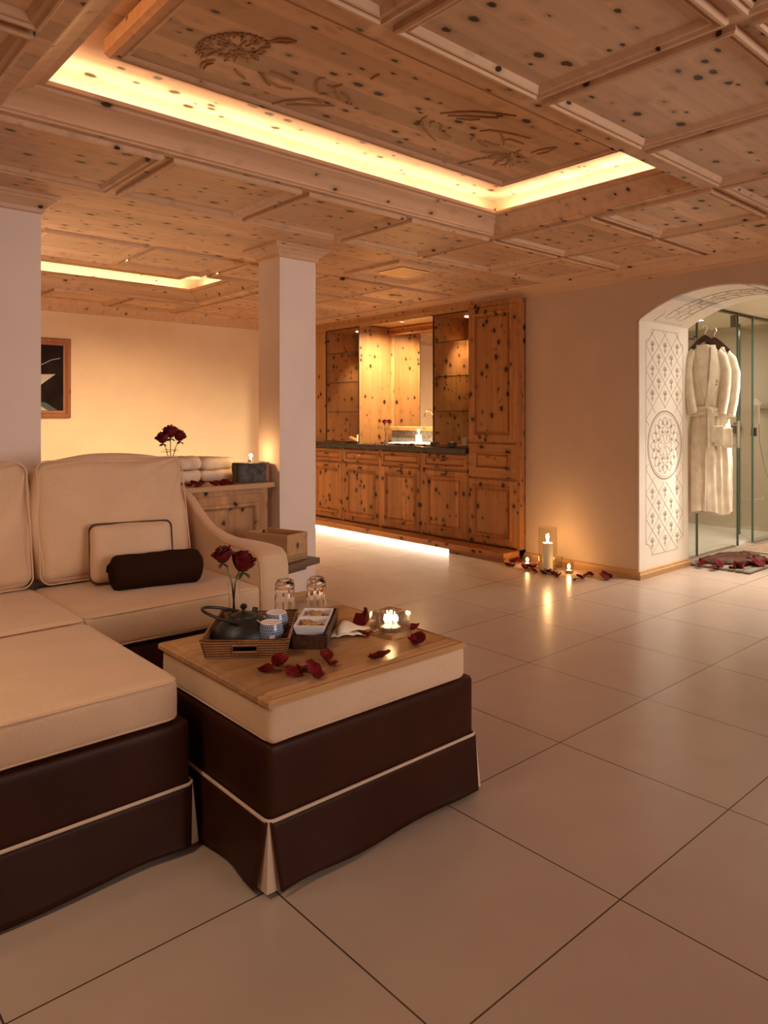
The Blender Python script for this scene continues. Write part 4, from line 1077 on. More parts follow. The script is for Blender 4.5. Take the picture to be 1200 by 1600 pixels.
# ================================================================== SIDEBOARD between pillar and column
t = thing('sideboard', (0, 0, 0), 'half-height pine sideboard with framed front between pillar and column', 'sideboard')
SY = 3.985
g = G(); g.box(1.158, 2.50, SY+.02, 4.46, 0, .752); g.out('body', 'sideZ', t)
g = G(); g.box(1.152, 2.541, SY-.005, 4.47, .753, .785, .005); g.out('top_board', 'sideX', t)
for a, b in ((1.175, 1.78), (1.80, 2.47)):
    g = G(); g.ring(a, b, .04, .72, [(0, 0), (0, .018), (.05, .018), (.052, .030), (.070, .032), (.078, .022), (.085, .008), (.095, .006)], lambda u, v, w_: (u, SY+.02-w_, v), cap=True); g.out('front_panel', 'sideZ', t)
# things on the sideboard
rose_vase((1.87, 4.05, .786), 'clear glass vase with three dark roses behind the sofa', [(-.050, .0, .30, .044), (.004, .01, .335, .050), (.056, .0, .31, .044)], .16, .024, True, ['dark red rose at the left of the vase behind the sofa', 'dark red rose topmost in the vase behind the sofa', 'dark red rose at the right of the vase behind the sofa'], 'roses behind the sofa')
t = thing('stone_candle_block', (2.432, 4.10, .786), 'rough dark slate block with a burning tealight against the column', 'candle holder', rotz=R(-8))
g = G(); V, F = soft_box(.105, .055, .062, .006, wr=.006, wfreq=22, n=16); g.add([(v.x, v.y, v.z+.062) for v in V], F); g.out('slate_body', 'candlestone', t, smooth=30)
g = G(); g.box(.080, .108, -.054, .054, .001, .126, .004); g.out('end_slab', 'artframe', t)
tealight((2.435, 4.10, .915), 'tealight glowing on top of the slate block', p=2.0)
def folded_towel(loc, w, d, hh, lab, seed, rz=0):
    t = thing('folded_towel', loc, lab, 'towel', 'folded white towels on the sideboard', rz)
    for k in range(2):
        g = G(); V, F = soft_box(w/2, d/2, hh/4, hh/4*.95, wr=.010, wfreq=9, seed=seed+k, n=14); g.add([(v.x, v.y, v.z+hh/4+k*hh/2) for v in V], F); g.out('towel_fold', 'towel_white', t, smooth=80)
folded_towel((2.02, 4.33, .786), .28, .24, .165, 'folded white towel stacked in the middle of the sideboard', 1, .1)
folded_towel((2.30, 4.35, .786), .24, .2, .155, 'folded white towel behind the dark slate block', 5, -.1)
g = G(); V, F = soft_box(.075, .12, .045, .044, wr=.01, wfreq=10, n=12, seed=9); g.add([(v.x, v.y, v.z+.045) for v in V], F)
tag(g.out('rolled_towel', 'towel_white', loc=(1.84, 4.31, .786), smooth=80), 'small rolled white towel left of the folded towels', 'towel')
sl = [((x, y), 0) for x, y in ((296, 756), (302, 753), (309, 754), (316, 753), (312, 756))]
for (x, y), _ in sl:
    p = at(x, y+4, .79); petal((p.x*1.0+.0, max(4.0, p.y), .786), nth(sl, (x, y), 0)+'dark petal of the left cluster on the sideboard edge', 'petals in the left sideboard cluster', .5, 1.15)
sr = [((x, y), 0) for x, y in ((332, 754), (338, 753), (345, 753), (352, 752), (358, 752), (366, 751))]
for (x, y), _ in sr:
    p = at(x, y+4, .79); petal((p.x, max(4.0, p.y), .786), nth(sr, (x, y), 0)+'dark petal of the right row on the sideboard edge', 'petals in the right sideboard row', .5, 1.1)

# picture on the back wall
t = thing('framed_picture', (0, WY-.001, 0), 'dark floral picture in a reddish wooden frame on the yellow wall', 'picture')
mpb = lambda u, v, w_: (u, -w_, v)
g = G(); g.ring(1.45, 2.375, 1.195, 1.955, [(0, 0), (0, .025), (.012, .032), (.030, .032), (.050, .020), (.068, .018), (.068, 0)], mpb); g.out('picture_frame', 'artframe', t)
g = G(); g.box(1.51, 2.31, -.008, -.001, 1.26, 1.89); g.out('art_panel', 'artwork', t)
g = G()
for P in ([(2.0, 1.60), (2.24, 1.612), (2.10, 1.50), (2.06, 1.40)], [(1.95, 1.28), (2.10, 1.31), (2.17, 1.265), (2.0, 1.265)]): g.extrude(P, mpb, .008, .012)
g.tube([(2.0, -.01, 1.66), (2.12, -.01, 1.70), (2.20, -.01, 1.745), (2.28, -.01, 1.765)], .004, 6); o = g.out('pale_shape', 'artwhite', t)
g = G(); g.extrude([(2.05, 1.35), (2.15, 1.34), (2.26, 1.265), (2.12, 1.265)], mpb, .008, .011); g.out('teal_shape', 'artteal', t)

# ================================================================== SOFA GROUP
def outline(x0, x1, y0, y1, r=.02, n=5):
    return [((x0+x1)/2+p[0], (y0+y1)/2+p[1]) for p in rrect((x1-x0)/2, (y1-y0)/2, r, n)]
def band(g, P, z0, z1, off0=0, off1=0, wave=0, seed=0, nz=6):
    """upright cloth wall over a closed plan outline; off grows outwards from z1 (top) to z0 (bottom)"""
    n = len(P); cx_ = sum(p[0] for p in P)/n; cy_ = sum(p[1] for p in P)/n
    V = []
    for i in range(nz+1):
        f = i/nz; z = z1+(z0-z1)*f; o = off1+(off0-off1)*f
        for k in range(n):
            a, b = P[k-1], P[(k+1) % n]; t = Vector((b[0]-a[0], b[1]-a[1])).normalized(); nn = Vector((t.y, -t.x))
            ww = wave*f*math.sin(k*.5+seed)
            V.append((P[k][0]+nn.x*(o+ww), P[k][1]+nn.y*(o+ww), z))
    F = [(i*n+k, i*n+(k+1) % n, (i+1)*n+(k+1) % n, (i+1)*n+k) for i in range(nz) for k in range(n)]
    g.add(V, F)
def skirted_base(t, x0, x1, y0, y1, top, seam, pipe=True):
    g = G(); V, F = soft_box((x1-x0)/2, (y1-y0)/2, (top-seam+.02)/2, .018, n=10); g.add([(v.x+(x0+x1)/2, v.y+(y0+y1)/2, v.z+(top+seam-.02)/2) for v in V], F)
    g.out('leather_base', 'leather', t, smooth=50)
    # four skirt panels meeting in kick pleats
    gg = G(); hp = .03
    for (ax, ay), (bx, by) in (((x0, y0), (x1, y0)), ((x1, y0), (x1, y1)), ((x1, y1), (x0, y1)), ((x0, y1), (x0, y0))):
        a = Vector((ax, ay)); b = Vector((bx, by)); t_ = (b-a).normalized(); nn = Vector((t_.y, -t_.x)); ln = (b-a).length
        n = 40; nz = 10; V = []
        for i in range(nz+1):
            f = i/nz; z = seam*(1-f)+.008*f
            for k in range(n+1):
                u = k/n; e = .016*f; s = e+(ln-2*e)*u
                edge = math.exp(-((u*ln)/.10)**2)+math.exp(-(((1-u)*ln)/.10)**2)
                off = .004+f*(.016+.010*math.sin(u*9+ln*7)*(1-edge)+.012*edge)
                zz = z+(.006*math.sin(u*7+1) if i == nz else 0)+(.004 if i == nz else 0)
                p = a+t_*s+nn*off; V.append((p.x, p.y, zz))
        F = [(i*(n+1)+k, i*(n+1)+k+1, (i+1)*(n+1)+k+1, (i+1)*(n+1)+k) for i in range(nz) for k in range(n)]
        sk = mesh('skirt_panel', V, F, 'leather', t, smooth=60); md = sk.modifiers.new('solid', 'SOLIDIFY'); md.thickness = .003; md.offset = -1
    for cx_, cy_, sx, sy in ((x0, y0, -1, -1), (x1, y0, 1, -1), (x1, y1, 1, 1), (x0, y1, -1, 1)):
        V = []
        for i in range(5):
            f = i/4; z = seam*(1-f)+.014*f; o_ = .004+.016*f
            V += [(cx_-sx*.03, cy_+sy*o_*.8, z), (cx_+sx*o_*.75, cy_+sy*o_*.75, z), (cx_+sx*o_*.8, cy_-sy*.03, z)]
        g = G(); g.add(V, [(i*3+k, i*3+k+1, i*3+k+4, i*3+k+3) for i in range(4) for k in range(2)])
        o = g.out('kick_pleat', 'piping', t); o['label'] = 'cream insert of the corner pleat'
    g = G(); g.tube([(p[0], p[1], seam) for p in outline(x0-.006, x1+.006, y0-.006, y1+.006, .022)], .0048, 8, closed=True); o = g.out('seam_piping', 'piping', t, smooth=True); o['label'] = 'cream piping around the skirt'
def seat_cushion(nm, t, x0, x1, y0, y1, z0, z1, seed, puff=.015, mat='sofa', pipe_mat='sofa'):
    hx_, hy_, hz_ = (x1-x0)/2, (y1-y0)/2, (z1-z0)/2; cx_, cy_, cz_ = (x0+x1)/2, (y0+y1)/2, (z0+z1)/2
    V, F = soft_box(hx_, hy_, hz_, .022, (.006, .006, puff), .004, seed, 18, 5)
    g = G(); g.add([(v.x+cx_, v.y+cy_, v.z+cz_) for v in V], F); c_ = g.out(nm, mat, t, smooth=60)
    g = G()
    for zz in (z1-.008, z0+.010): g.tube([(p[0], p[1], zz) for p in outline(x0+.002, x1-.002, y0+.002, y1-.002, .03, 6)], .0034, 6, closed=True)
    g.out('seam_piping', pipe_mat, c_, smooth=True)
    return c_
# pouf with the oak board
ot = thing('ottoman', (0, 0, 0), 'square cream and brown leather ottoman carrying an oak board', 'ottoman')
skirted_base(ot, .985, 1.752, 1.572, 2.225, .372, .185)
seat_cushion('cushion', ot, .985, 1.705, 1.565, 2.20, .374, .479, 3, .0)
g = G(); bp = [(0, .480), (0, .492), (.006, .497), (.012, .494), (.018, .494), (.022, .4985), (.030, .500)]
g.ring(.968, 1.685, 1.545, 2.185, bp, cap=True); g.ring(.968, 1.685, 1.545, 2.185, [(0, .480), (.3, .480)])
tag(g.out('oak_board', 'oak'), 'polished oak board with moulded rim lying on the ottoman', 'board')
# footstool in front of the sofa
fs = thing('footstool', (0, 0, 0), 'large cream and brown leather footstool pushed up to the sofa', 'ottoman')
skirted_base(fs, -.25, .938, 1.90, 2.66, .356, .178)
seat_cushion('cushion', fs, -.24, .905, 1.905, 2.645, .358, .478, 8, .018)
# sofa
so = thing('sofa', (0, 0, 0), 'cream fabric sofa with brown leather base and swooping right arm', 'sofa')
SX0, SX1 = -1.2, 1.70
g = G(); V, F = soft_box((SX1-SX0)/2, .44, .165, .02, n=10); g.add([(v.x+(SX0+SX1)/2, v.y+3.155, v.z+.172) for v in V], F); g.out('leather_base', 'leather', so, smooth=50)
g = G(); g.tube([(p[0], p[1], .178) for p in outline(SX0, SX1+.003, 2.712, 3.6, .02)], .0045, 6, closed=True); g.out('base_piping', 'piping', so, smooth=True)
g = G(); V, F = soft_box((SX1-SX0)/2-.01, .062, .23, .05, (0, 0, .0), n=12); g.add([(v.x+(SX0+SX1)/2, v.y+3.535, v.z+.57) for v in V], F); g.out('back_rest', 'sofa', so, smooth=60)
# swooping arm: profile in (y, z), extruded in x with rounded edges
prof = []
ctrl = [(2.70, .33), (2.695, .45), (2.70, .55), (2.715, .600), (2.75, .622), (2.85, .630), (2.95, .632), (3.03, .636), (3.10, .652), (3.18, .677), (3.25, .707), (3.34, .757), (3.42, .806), (3.50, .836), (3.585, .845), (3.60, .82), (3.60, .33)]
V = []; F = []; xs = [(0, .028), (.06, .010), (.18, 0), (.80, 0), (.93, .010), (1, .028)]
cy0, cz0 = 3.15, .40
for u, ins in xs:
    for y, z in ctrl:
        k = max(0, min(1, (3.20-y)/.34)); k = k*k*(3-2*k); th_ = .050+.100*k       # slim sweep that widens into the scroll at the front
        d = Vector((y-cy0, z-cz0)); l = d.length; d = d/l*(l-ins); V.append((1.658+u*th_, cy0+d.x, cz0+d.y))
m = len(ctrl)
for i in range(len(xs)-1):
    for k in range(m): F.append((i*m+k, i*m+(k+1) % m, (i+1)*m+(k+1) % m, (i+1)*m+k))
F += [tuple(range(m)), tuple((len(xs)-1)*m+k for k in range(m))]
ar = mesh('arm_rest', V, F, 'sofa', so, smooth=70); md = ar.modifiers.new('bv', 'BEVEL'); md.width = .006; md.segments = 2; md.limit_method = 'ANGLE'; md.angle_limit = R(35)
g = G(); g.tube([(1.662, y, z) for y, z in [(cy0+(a-cy0)*.965, cz0+(b-cz0)*.95) for a, b in ctrl[1:-2]]], .0032, 6); g.out('arm_piping', 'sofa', ar, smooth=True)
seat_cushion('seat_cushion', so, .925, 1.655, 2.705, 3.32, .342, .478, 11, .012)
seat_cushion('seat_cushion', so, .12, .918, 2.675, 3.32, .342, .480, 12, .016)
seat_cushion('seat_cushion', so, -.72, .112, 2.705, 3.32, .342, .480, 13, .016)
def back_cushion(x0, x1, seed, y=3.36, z0=.485, z1=1.00, par=so, ht=.0):
    hx_, hz_ = (x1-x0)/2, (z1-z0)/2
    V, F = soft_box(hx_, .085, hz_, .045, (.02, .055, .030), .018, seed, 44, 5)
    q = Matrix.Rotation(R(-9), 3, 'X'); W = []
    for v in V:
        v = v.copy(); v.x *= 1-.03*max(0, v.z/hz_)
        # gathers running in from the top right corner
        cr = Vector((hx_, 0, hz_)); d = Vector((v.x, 0, v.z))-cr; a = math.atan2(-d.z, -d.x)
        if v.y < 0: v.y += .0105*math.sin(a*19+seed+3*noise.noise(Vector((v.x*4, v.z*4, seed))))*math.exp(-d.length*2.6)*min(1, d.length*9)
        w_ = q @ v; W.append((w_.x+(x0+x1)/2, w_.y+y, w_.z+(z0+z1)/2))
    g = G(); g.add(W, F); c_ = g.out('back_cushion', 'sofa', par, smooth=80)
    g = G()
    for yy in (-.072,):
        pts = []
        for p in rrect(hx_*.985, hz_*.99, .035, 6):
            u, w2 = p[0]/hx_, p[1]/hz_
            v = Vector((p[0]*(1-.03*max(0, w2))*(1+(.02/hx_)*(1-w2*w2)*.8), yy, p[1]*(1+(.035/hz_)*(1-u*u)*.8)))
            n_ = noise.noise(Vector((v.x*5+seed*3.1, v.y*5, v.z*5)))*.012
            w_ = q @ v; pts.append((w_.x+(x0+x1)/2+n_, w_.y+y, w_.z+(z0+z1)/2))
        # subdivide the straight runs so the cord follows the bulge
        g.tube(pts, .0032, 6, closed=True)
    g.out('edge_piping', 'sofa', c_, smooth=True)
    return c_
back_cushion(.925, 1.60, 2)
back_cushion(.20, .905, 6)
back_cushion(-.62, .19, 9)
# throw pillow with dark piping
def rot_obj(o, loc, rot): o.location = loc; o.rotation_euler = rot
pl = thing('throw_pillow', (1.262, 3.105, .487), 'small cream pillow with dark brown piping leaning on the sofa back', 'pillow', rot=(R(-13), 0, R(-14)))
V, F = soft_box(.170, .040, .125, .038, (0, .028, 0), .006, 4, 16, 8); g = G(); g.add([(v.x, v.y, v.z+.132) for v in V], F); g.out('pillow_body', 'sofaside', pl, smooth=80)
g = G(); g.tube([(p[0], -.010+.004*math.sin(k*.7), p[1]+.132) for k, p in enumerate(rrect(.169, .124, .024, 5))], .0045, 7, closed=True); g.out('dark_piping', 'brownpipe', pl, smooth=True)
# rolled brown towel
tr = thing('rolled_towel', (1.315, 2.985, .482), 'dark brown fleece towel rolled up on the sofa seat', 'towel', rotz=R(-9))
g = G(); n = 30; V = []; F = []; L_ = .185; Rr = .078
for i in range(n+1):
    u = i/n*2-1; e = math.sqrt(max(0, 1-max(0, abs(u)-.86)**2/.0196*.6))
    for k in range(28):
        a = 2*PI*k/28; rr = Rr*e*(1+.05*noise.noise(Vector((u*3, math.cos(a)*1.5, math.sin(a)*1.5)))+.02*math.sin(a-1.2)); V.append((u*L_, rr*math.cos(a)*1.04, Rr*.93+rr*math.sin(a)*.94))
for i in range(n):
    for k in range(28): F.append((i*28+k, i*28+(k+1) % 28, (i+1)*28+(k+1) % 28, (i+1)*28+k))
F += [tuple(range(28)), tuple(n*28+k for k in range(28))]
g.add(V, F); g.out('towel_roll', 'towel_brown', tr, smooth=60)
for s in (-1, 1):
    g = G(); g.tube([(s*(L_+.001+.004*math.cos(k*.2)), (.042-.0015*k*.72)*math.cos(k*.5), Rr*.93+(.042-.0015*k*.72)*math.sin(k*.5)) for k in range(38)], .0045, 6); g.out('spiral_edge', 'towel_brown', tr, smooth=True)

# ------------------------------------------------------------------ side table with crate, behind the arm
TB = Vector((2.075, 3.46, 0)); TR_ = R(-58)
t = thing('side_table', (2.274, 3.544, 0), 'low dark wooden side table beside the sofa arm', 'table', rotz=R(17))
g = G(); g.box(-.16, .145, -.20, .20, .362, .398, .008); g.out('table_top', 'darkplank', t)
g = G(); g.box(-.07, .02, -.05, .05, .02, .335); g.out('pedestal', 'darkplank', t)
g = G(); g.box(-.10, .08, -.15, .15, .335, .362); g.out('bracket', 'darkplank', t)
g = G(); g.box(-.12, .10, -.16, .16, 0, .02); g.out('foot_plate', 'darkplank', t)
t = thing('wooden_crate', (2.274, 3.544, .399), 'open pale wooden crate with dark end motif on the side table', 'crate', rotz=R(17))
g = G(); a, b, hh, th = .090, .150, .15, .012
g.box(-a, a, -b, b, 0, .010); g.out('crate_floor', 'crate', t)
g = G(); g.box(-a, -a+th, -b, b, .011, hh, .002); g.out('side_board', 'crate', t)
g = G(); g.box(a-th, a, -b, b, .011, hh, .002); g.out('side_board', 'crate', t)
g = G(); g.box(-a+th+.0005, a-th-.0005, -b, -b+th, .011, hh, .002); e_ = g.out('end_board', 'crate', t)
g = G(); g.box(-a+th+.0005, a-th-.0005, b-th, b, .011, hh, .002); g.out('end_board', 'crate', t)
g = G()
for k in range(8): g.box(-.003, .003, -b-.0012, -b, .08, .10); 
for k in range(10):
    an = 2*PI*k/10; g.tube([(.004*math.cos(an), -b-.0008, .082+.004*math.sin(an)), (.016*math.cos(an), -b-.0008, .082+.019*math.sin(an))], .0016, 4)
o = g.out('burnt_mark', 'brownpipe', e_); o['label'] = 'small dark burnt flower mark'

# ------------------------------------------------------------------ things on the oak board (z = .50)
ZB = .5005; TA = R(-39)
def tray(nm, loc, rz, w, d, hh, lab, mat, slot=True, flare=.012):
    t = thing(nm, loc, lab, 'tray', rotz=rz); th = .008
    g = G(); g.box(-w/2+th, w/2-th, -d/2+th, d/2-th, 0, .006); g.out('tray_floor', 'rattandark', t)
    def wall(a, b, c_, d_, cut=False):
        # a->b inner bottom line, walls flare outwards with height
        a = Vector(a); b = Vector(b); tt = (b-a).normalized(); nn = Vector((tt.y, -tt.x)); ln = (b-a).length; g = G()
        def pt(s, z, o): f = z/hh; return (a.x+tt.x*s+nn.x*(o+flare*f)+tt.x*(0), a.y+tt.y*s+nn.y*(o+flare*f), z)
        def blk(s0, s1, z0, z1):
            e = lambda s, z: s+(flare*z/hh if s >= ln-1e-6 else (-flare*z/hh if s <= 1e-6 else 0))
            V = [pt(e(s0, z0), z0, 0), pt(e(s1, z0), z0, 0), pt(e(s1, z0), z0, th), pt(e(s0, z0), z0, th), pt(e(s0, z1), z1, 0), pt(e(s1, z1), z1, 0), pt(e(s1, z1), z1, th), pt(e(s0, z1), z1, th)]
            g.add(V, [(0, 3, 2, 1), (4, 5, 6, 7), (0, 1, 5, 4), (1, 2, 6, 5), (2, 3, 7, 6), (3, 0, 4, 7)])
        if cut:
            c0, c1 = ln*.34, ln*.66; z0, z1 = hh*.36, hh*.76
            blk(0, c0, 0, hh); blk(c1, ln, 0, hh); blk(c0, c1, 0, z0); blk(c0, c1, z1, hh)
        else: blk(0, ln, 0, hh)
        wo = g.out('tray_wall', mat, t)
        if cut:
            g = G(); fr = [pt(s, z, th+.001) for s, z in ((c0, z0), (c1, z0), (c1, z1), (c0, z1))]; g.tube(fr, .0035, 6, closed=True); g.out('handle_rim', 'rattanrim', wo, smooth=True)
    x_, y_ = w/2-th, d/2-th
    wall((-x_, -y_), (x_, -y_), 0, 0, slot); wall((x_, -y_), (x_, y_), 0, 0); wall((x_, y_), (-x_, y_), 0, 0, slot); wall((-x_, y_), (-x_, -y_), 0, 0)
    g = G(); o_ = flare; g.tube([(sx*(x_+o_+th*.5), sy*(y_+o_+th*.5), hh+.001) for sx, sy in ((-1, -1), (1, -1), (1, 1), (-1, 1))], .0055, 8, closed=True); g.out('rim', 'rattanrim' if mat == 'rattan' else 'rattandark', t, smooth=True)
    return t
def loc2(c, rz, u, v): return (c[0]+u*math.cos(rz)-v*math.sin(rz), c[1]+u*math.sin(rz)+v*math.cos(rz))
T1 = (1.185, 1.985); T2 = (1.375, 1.915)
tray('rattan_tray', (*T1, ZB), TA, .235, .305, .052, 'large woven rattan tray with handle slots holding the teapot', 'rattan')
tray('rattan_tray', (*T2, ZB), TA-R(5), .108, .30, .040, 'narrow dark woven tray holding the white snack bowls', 'rattandark', False, .003)
# teapot
px_, py_ = loc2(T1, TA, -.022, -.035)
tp = thing('teapot', (px_, py_, ZB+.007), 'black cast iron teapot with hoop handle in the rattan tray', 'teapot', rotz=TA)
g = G(); K = .094
g.lathe([(0, 0), (K*.72, 0), (K*.90, .008), (K*.985, .022), (K*.97, .036), (K*.86, .056), (K*.66, .074), (K*.50, .082), (K*.47, .085), (K*.44, .083), (0, .083)], 40); g.out('pot_body', 'iron', tp, smooth=True)
g = G(); g.lathe([(K*.42, .0835), (K*.40, .088), (K*.25, .095), (K*.12, .097), (.006, .099), (.005, .104), (.010, .109), (.011, .116), (.006, .121), (0, .122)], 28); g.out('lid', 'iron', tp, smooth=True)
g = G(); g.tube([(x_*math.cos(R(80)), x_*math.sin(R(80)), z_) for x_, z_ in ((K*.80, .040), (K*1.02, .050), (K*1.16, .068), (K*1.22, .080))], .012, 12, rs=[.018, .013, .010, .009]); g.out('spout', 'iron', tp, smooth=True)
g = G(); P = []
for k in range(17):
    a = PI*k/16; P.append((-.062*math.cos(a)*1.0, 0, .080+.0))
P = [(-.010+.060*math.cos(PI+PI*k/16)*0-(.115*math.sin(PI*k/16)), .062*math.cos(PI*k/16), .078+.030*math.sin(PI*k/16)) for k in range(17)]
g.tube(P, .0048, 8); g.tube([(-.006, .058, .070), (-.010, .062, .082)], .008, 8); g.tube([(-.006, -.058, .070), (-.010, -.062, .082)], .008, 8); g.out('hoop_handle', 'iron', tp, smooth=True)
g = G(); g.tube([(K*.50, -.045, .083), (K*.75, -.062, .070), (K*.95, -.070, .050), (K*1.0, -.072, .042)], .0012, 5); tg = g.out('tea_string', 'linen', tp)
g = G(); g.box(K*.93, K*1.10, -.078, -.073, .018, .044, .001); g.out('tea_tag', 'linen', tp)
# two patterned cups
def cup(u, v, lab):
    x, y = loc2(T1, TA, u, v); t = thing('tea_cup', (x, y, ZB+.007), lab, 'cup', 'blue patterned tea cups', rotz=u*9)
    g = G(); g.lathe([(0, 0), (.022, 0), (.024, .002), (.024, .005), (.032, .014), (.0375, .032), (.0375, .050), (.034, .066), (.0315, .074), (.0300, .074), (.0325, .064), (.0355, .050), (.035, .032), (.028, .012), (0, .010)], 36)
    g.out('glazed_body', 'cupblue', t, smooth=True)
    g = G(); g.lathe([(.0322, .0742), (.0310, .0758), (.0296, .0742), (.0318, .064), (.0348, .050), (.0343, .032), (.0275, .0125), (0, .0105)], 36); g.out('white_lining', 'ceramic', t, smooth=True)
cup(.066, -.075, 'blue dotted ceramic tea cup nearer the teapot spout and tray front')
cup(.070, .035, 'blue dotted ceramic tea cup behind the other, at the tray back')
rose_vase((*loc2(T1, TA, -.075, .100), ZB+.007), 'slim glass bud vase with two red roses at the back of the rattan tray', [(-.034, .012, .252, .036), (.022, -.02, .228, .045)], .155, .019, False, ['dark red rose higher and left in the ottoman vase', 'larger dark red rose right in the ottoman vase'], 'roses in the ottoman vase')
# white square bowls with nuts
rn = random.Random(5)
def bowl(v, lab, back):
    x, y = loc2(T2, TA-R(5), -.002, v); t = thing('square_bowl', (x, y, ZB+.007), lab, 'bowl', 'white square snack bowls', rotz=TA-R(5))
    g = G(); g.ring(-.048, .048, -.048, .048, [(.014, 0), (.008, .020), (0, .046), (-.002, .056), (.002, .0565), (.006, .048), (.012, .024), (.018, .008)], cap=True); g.add([(-.034, -.034, 0), (.034, -.034, 0), (.034, .034, 0), (-.034, .034, 0)], [(0, 1, 2, 3)])
    bw = g.out('bowl_shell', 'ceramic', t); md = bw.modifiers.new('bv', 'BEVEL'); md.width = .0015; md.segments = 2
    for k in range(17):
        if k < 8: nx, ny, nz_ = rn.uniform(-.026, .026), -.026+.052*(k % 4)/3+rn.uniform(-.004, .004), .034; nx = -.020 if k < 4 else .020; nx += rn.uniform(-.004, .004)
        else: nx, ny, nz_ = rn.uniform(-.022, .022), -.026+.0065*(k-8), .047
        wx, wy = loc2((x, y), TA-R(5), nx, ny); nuts.append(((wx, wy, ZB+.007+nz_), rn.random()*6.28, back))
nuts = []
bowl(-.072, 'white square bowl of roasted nuts nearer the front of the narrow tray', 0)
bowl(.036, 'white square bowl of roasted nuts farther back in the narrow tray', 1)
g = G(); P = [(.011*math.cos(a), .0085*math.sin(a)*1.0, .0028*math.sin(2*a)) for a in [R(20+32*k) for k in range(10)]]; g.tube(P, .0058, 8, rs=[.003, .0055, .0062, .0065, .0065, .0065, .0062, .006, .005, .003])
nut0 = g.out('roasted_nut', 'nut', smooth=True)
for i, (p, a, bk) in enumerate(nuts):
    o = nut0 if i == 0 else nut0.copy()
    if i: COL.objects.link(o)
    o.location = p; o.rotation_euler = (rn.uniform(-.5, .5), rn.uniform(-.5, .5), a)
    tag(o, 'curled roasted nut in the back white bowl' if bk else 'curled roasted nut in the front white bowl', 'nut', 'nuts in the back bowl' if bk else 'nuts in the front bowl')
# upturned glasses
def tumbler(x, y, lab):
    t = thing('drinking_glass', (x, y, ZB), lab, 'glass', 'upturned drinking glasses on the ottoman')
    hg = .138
    g = G(); prof = [(.0365, 0), (.0365, .002), (.0360, .04), (.0350, .09), (.0340, .118), (.0320, .130), (.026, .137), (.016, hg), (0, hg), (0, .112), (.020, .112), (.028, .106), (.0318, .095), (.0335, .06), (.0345, .02), (.0350, 0)]
    V = []; F = []; seg = 40; n = len(prof)
    for i, (r, z) in enumerate(prof):
        for k in range(seg):
            a = 2*PI*k/seg; fl = 1-.035*(math.cos(10*a)*.5+.5)*(1 if i < 7 and z > .02 else 0); V.append((r*math.cos(a)*fl, r*math.sin(a)*fl, z))
    for i in range(n-1):
        for k in range(seg): F.append((i*seg+k, i*seg+(k+1) % seg, (i+1)*seg+(k+1) % seg, (i+1)*seg+k))
    for k in range(seg): F.append(((n-1)*seg+k, (n-1)*seg+(k+1) % seg, (k+1) % seg, k))
    g.add(V, F); g.out('glass_body', 'glass', t, smooth=50)
tumbler(1.402, 2.135, 'upturned drinking glass nearer the sofa arm, left of the pair')
tumbler(1.505, 2.092, 'upturned drinking glass nearer the candle, right of the pair')
# napkin folded into a fan
nk = thing('napkin', (1.462, 1.862, ZB), 'white linen napkin folded into a pointed triangle on the oak board', 'napkin', rotz=TA)
def fold(pts, z0, z1, nm, apex):
    V = []; F = []; n = 8
    (ax, ay), (bx, by), (cx_, cy_) = pts
    for i in range(n+1):
        for j in range(n+1-i):
            u, v = i/n, j/n; w_ = 1-u-v
            x = ax*w_+bx*u+cx_*v; y = ay*w_+by*u+cy_*v
            z = z0+apex*4*w_*v*.6+apex*3*w_*u*.3+.0025*math.sin(18*u+9*v)
            V.append((x, y, z))
    def idx(i, j): return sum(n+1-k for k in range(i))+j
    for i in range(n):
        for j in range(n-i):
            F.append((idx(i, j), idx(i+1, j), idx(i, j+1)))
            if j < n-i-1: F.append((idx(i+1, j), idx(i+1, j+1), idx(i, j+1)))
    o = mesh(nm, V, F, 'linen', nk, smooth=80); md = o.modifiers.new('s', 'SOLIDIFY'); md.thickness = .003; md.offset = 1
fold([(-.055, -.065), (.062, -.045), (-.012, .055)], .002, 0, 'lower_fold', .030)
fold([(-.030, -.062), (.105, -.012), (-.005, .058)], .009, 0, 'upper_fold', .045)
# square glass tealight holder
cq = (1.548, 1.748); CR_ = R(8)
t = thing('glass_tealight_holder', (*cq, ZB), 'thick square glass holder glowing around a tealight on the oak board', 'candle holder', rotz=CR_)
g = G(); a = .046; hh = .078
g.ring(-a, a, -a, a, [(.004, 0), (0, .004), (0, hh-.003), (.003, hh), (.012, hh)], None)
n = 24; V = []; F = []
# round bore in a square block
sq = []; ci = []
for k in range(n*1):
    an = 2*PI*k/n+PI/4; m_ = max(abs(math.cos(an)), abs(math.sin(an))); q = a-.012; sq.append((q*math.cos(an)/m_, q*math.sin(an)/m_, hh)); ci.append((.036*math.cos(an), .036*math.sin(an), hh-.004))
V = sq+ci+[(x*.92, y*.92, .016) for x, y, z in ci]+[(0, 0, .016)]
F = [(k, (k+1) % n, n+(k+1) % n, n+k) for k in range(n)]+[(n+k, n+(k+1) % n, 2*n+(k+1) % n, 2*n+k) for k in range(n)]+[(2*n+k, 2*n+(k+1) % n, 3*n) for k in range(n)]
g.add(V, F); g.add([(-a+.004, -a+.004, 0), (a-.004, -a+.004, 0), (a-.004, a-.004, 0), (-a+.004, a-.004, 0)], [(0, 1, 2, 3)])
g.out('glass_block', 'blockglass', t)
tealight((*cq, ZB+.0165), 'bright tealight burning inside the square glass holder on the ottoman', p=2.6, r=.024)
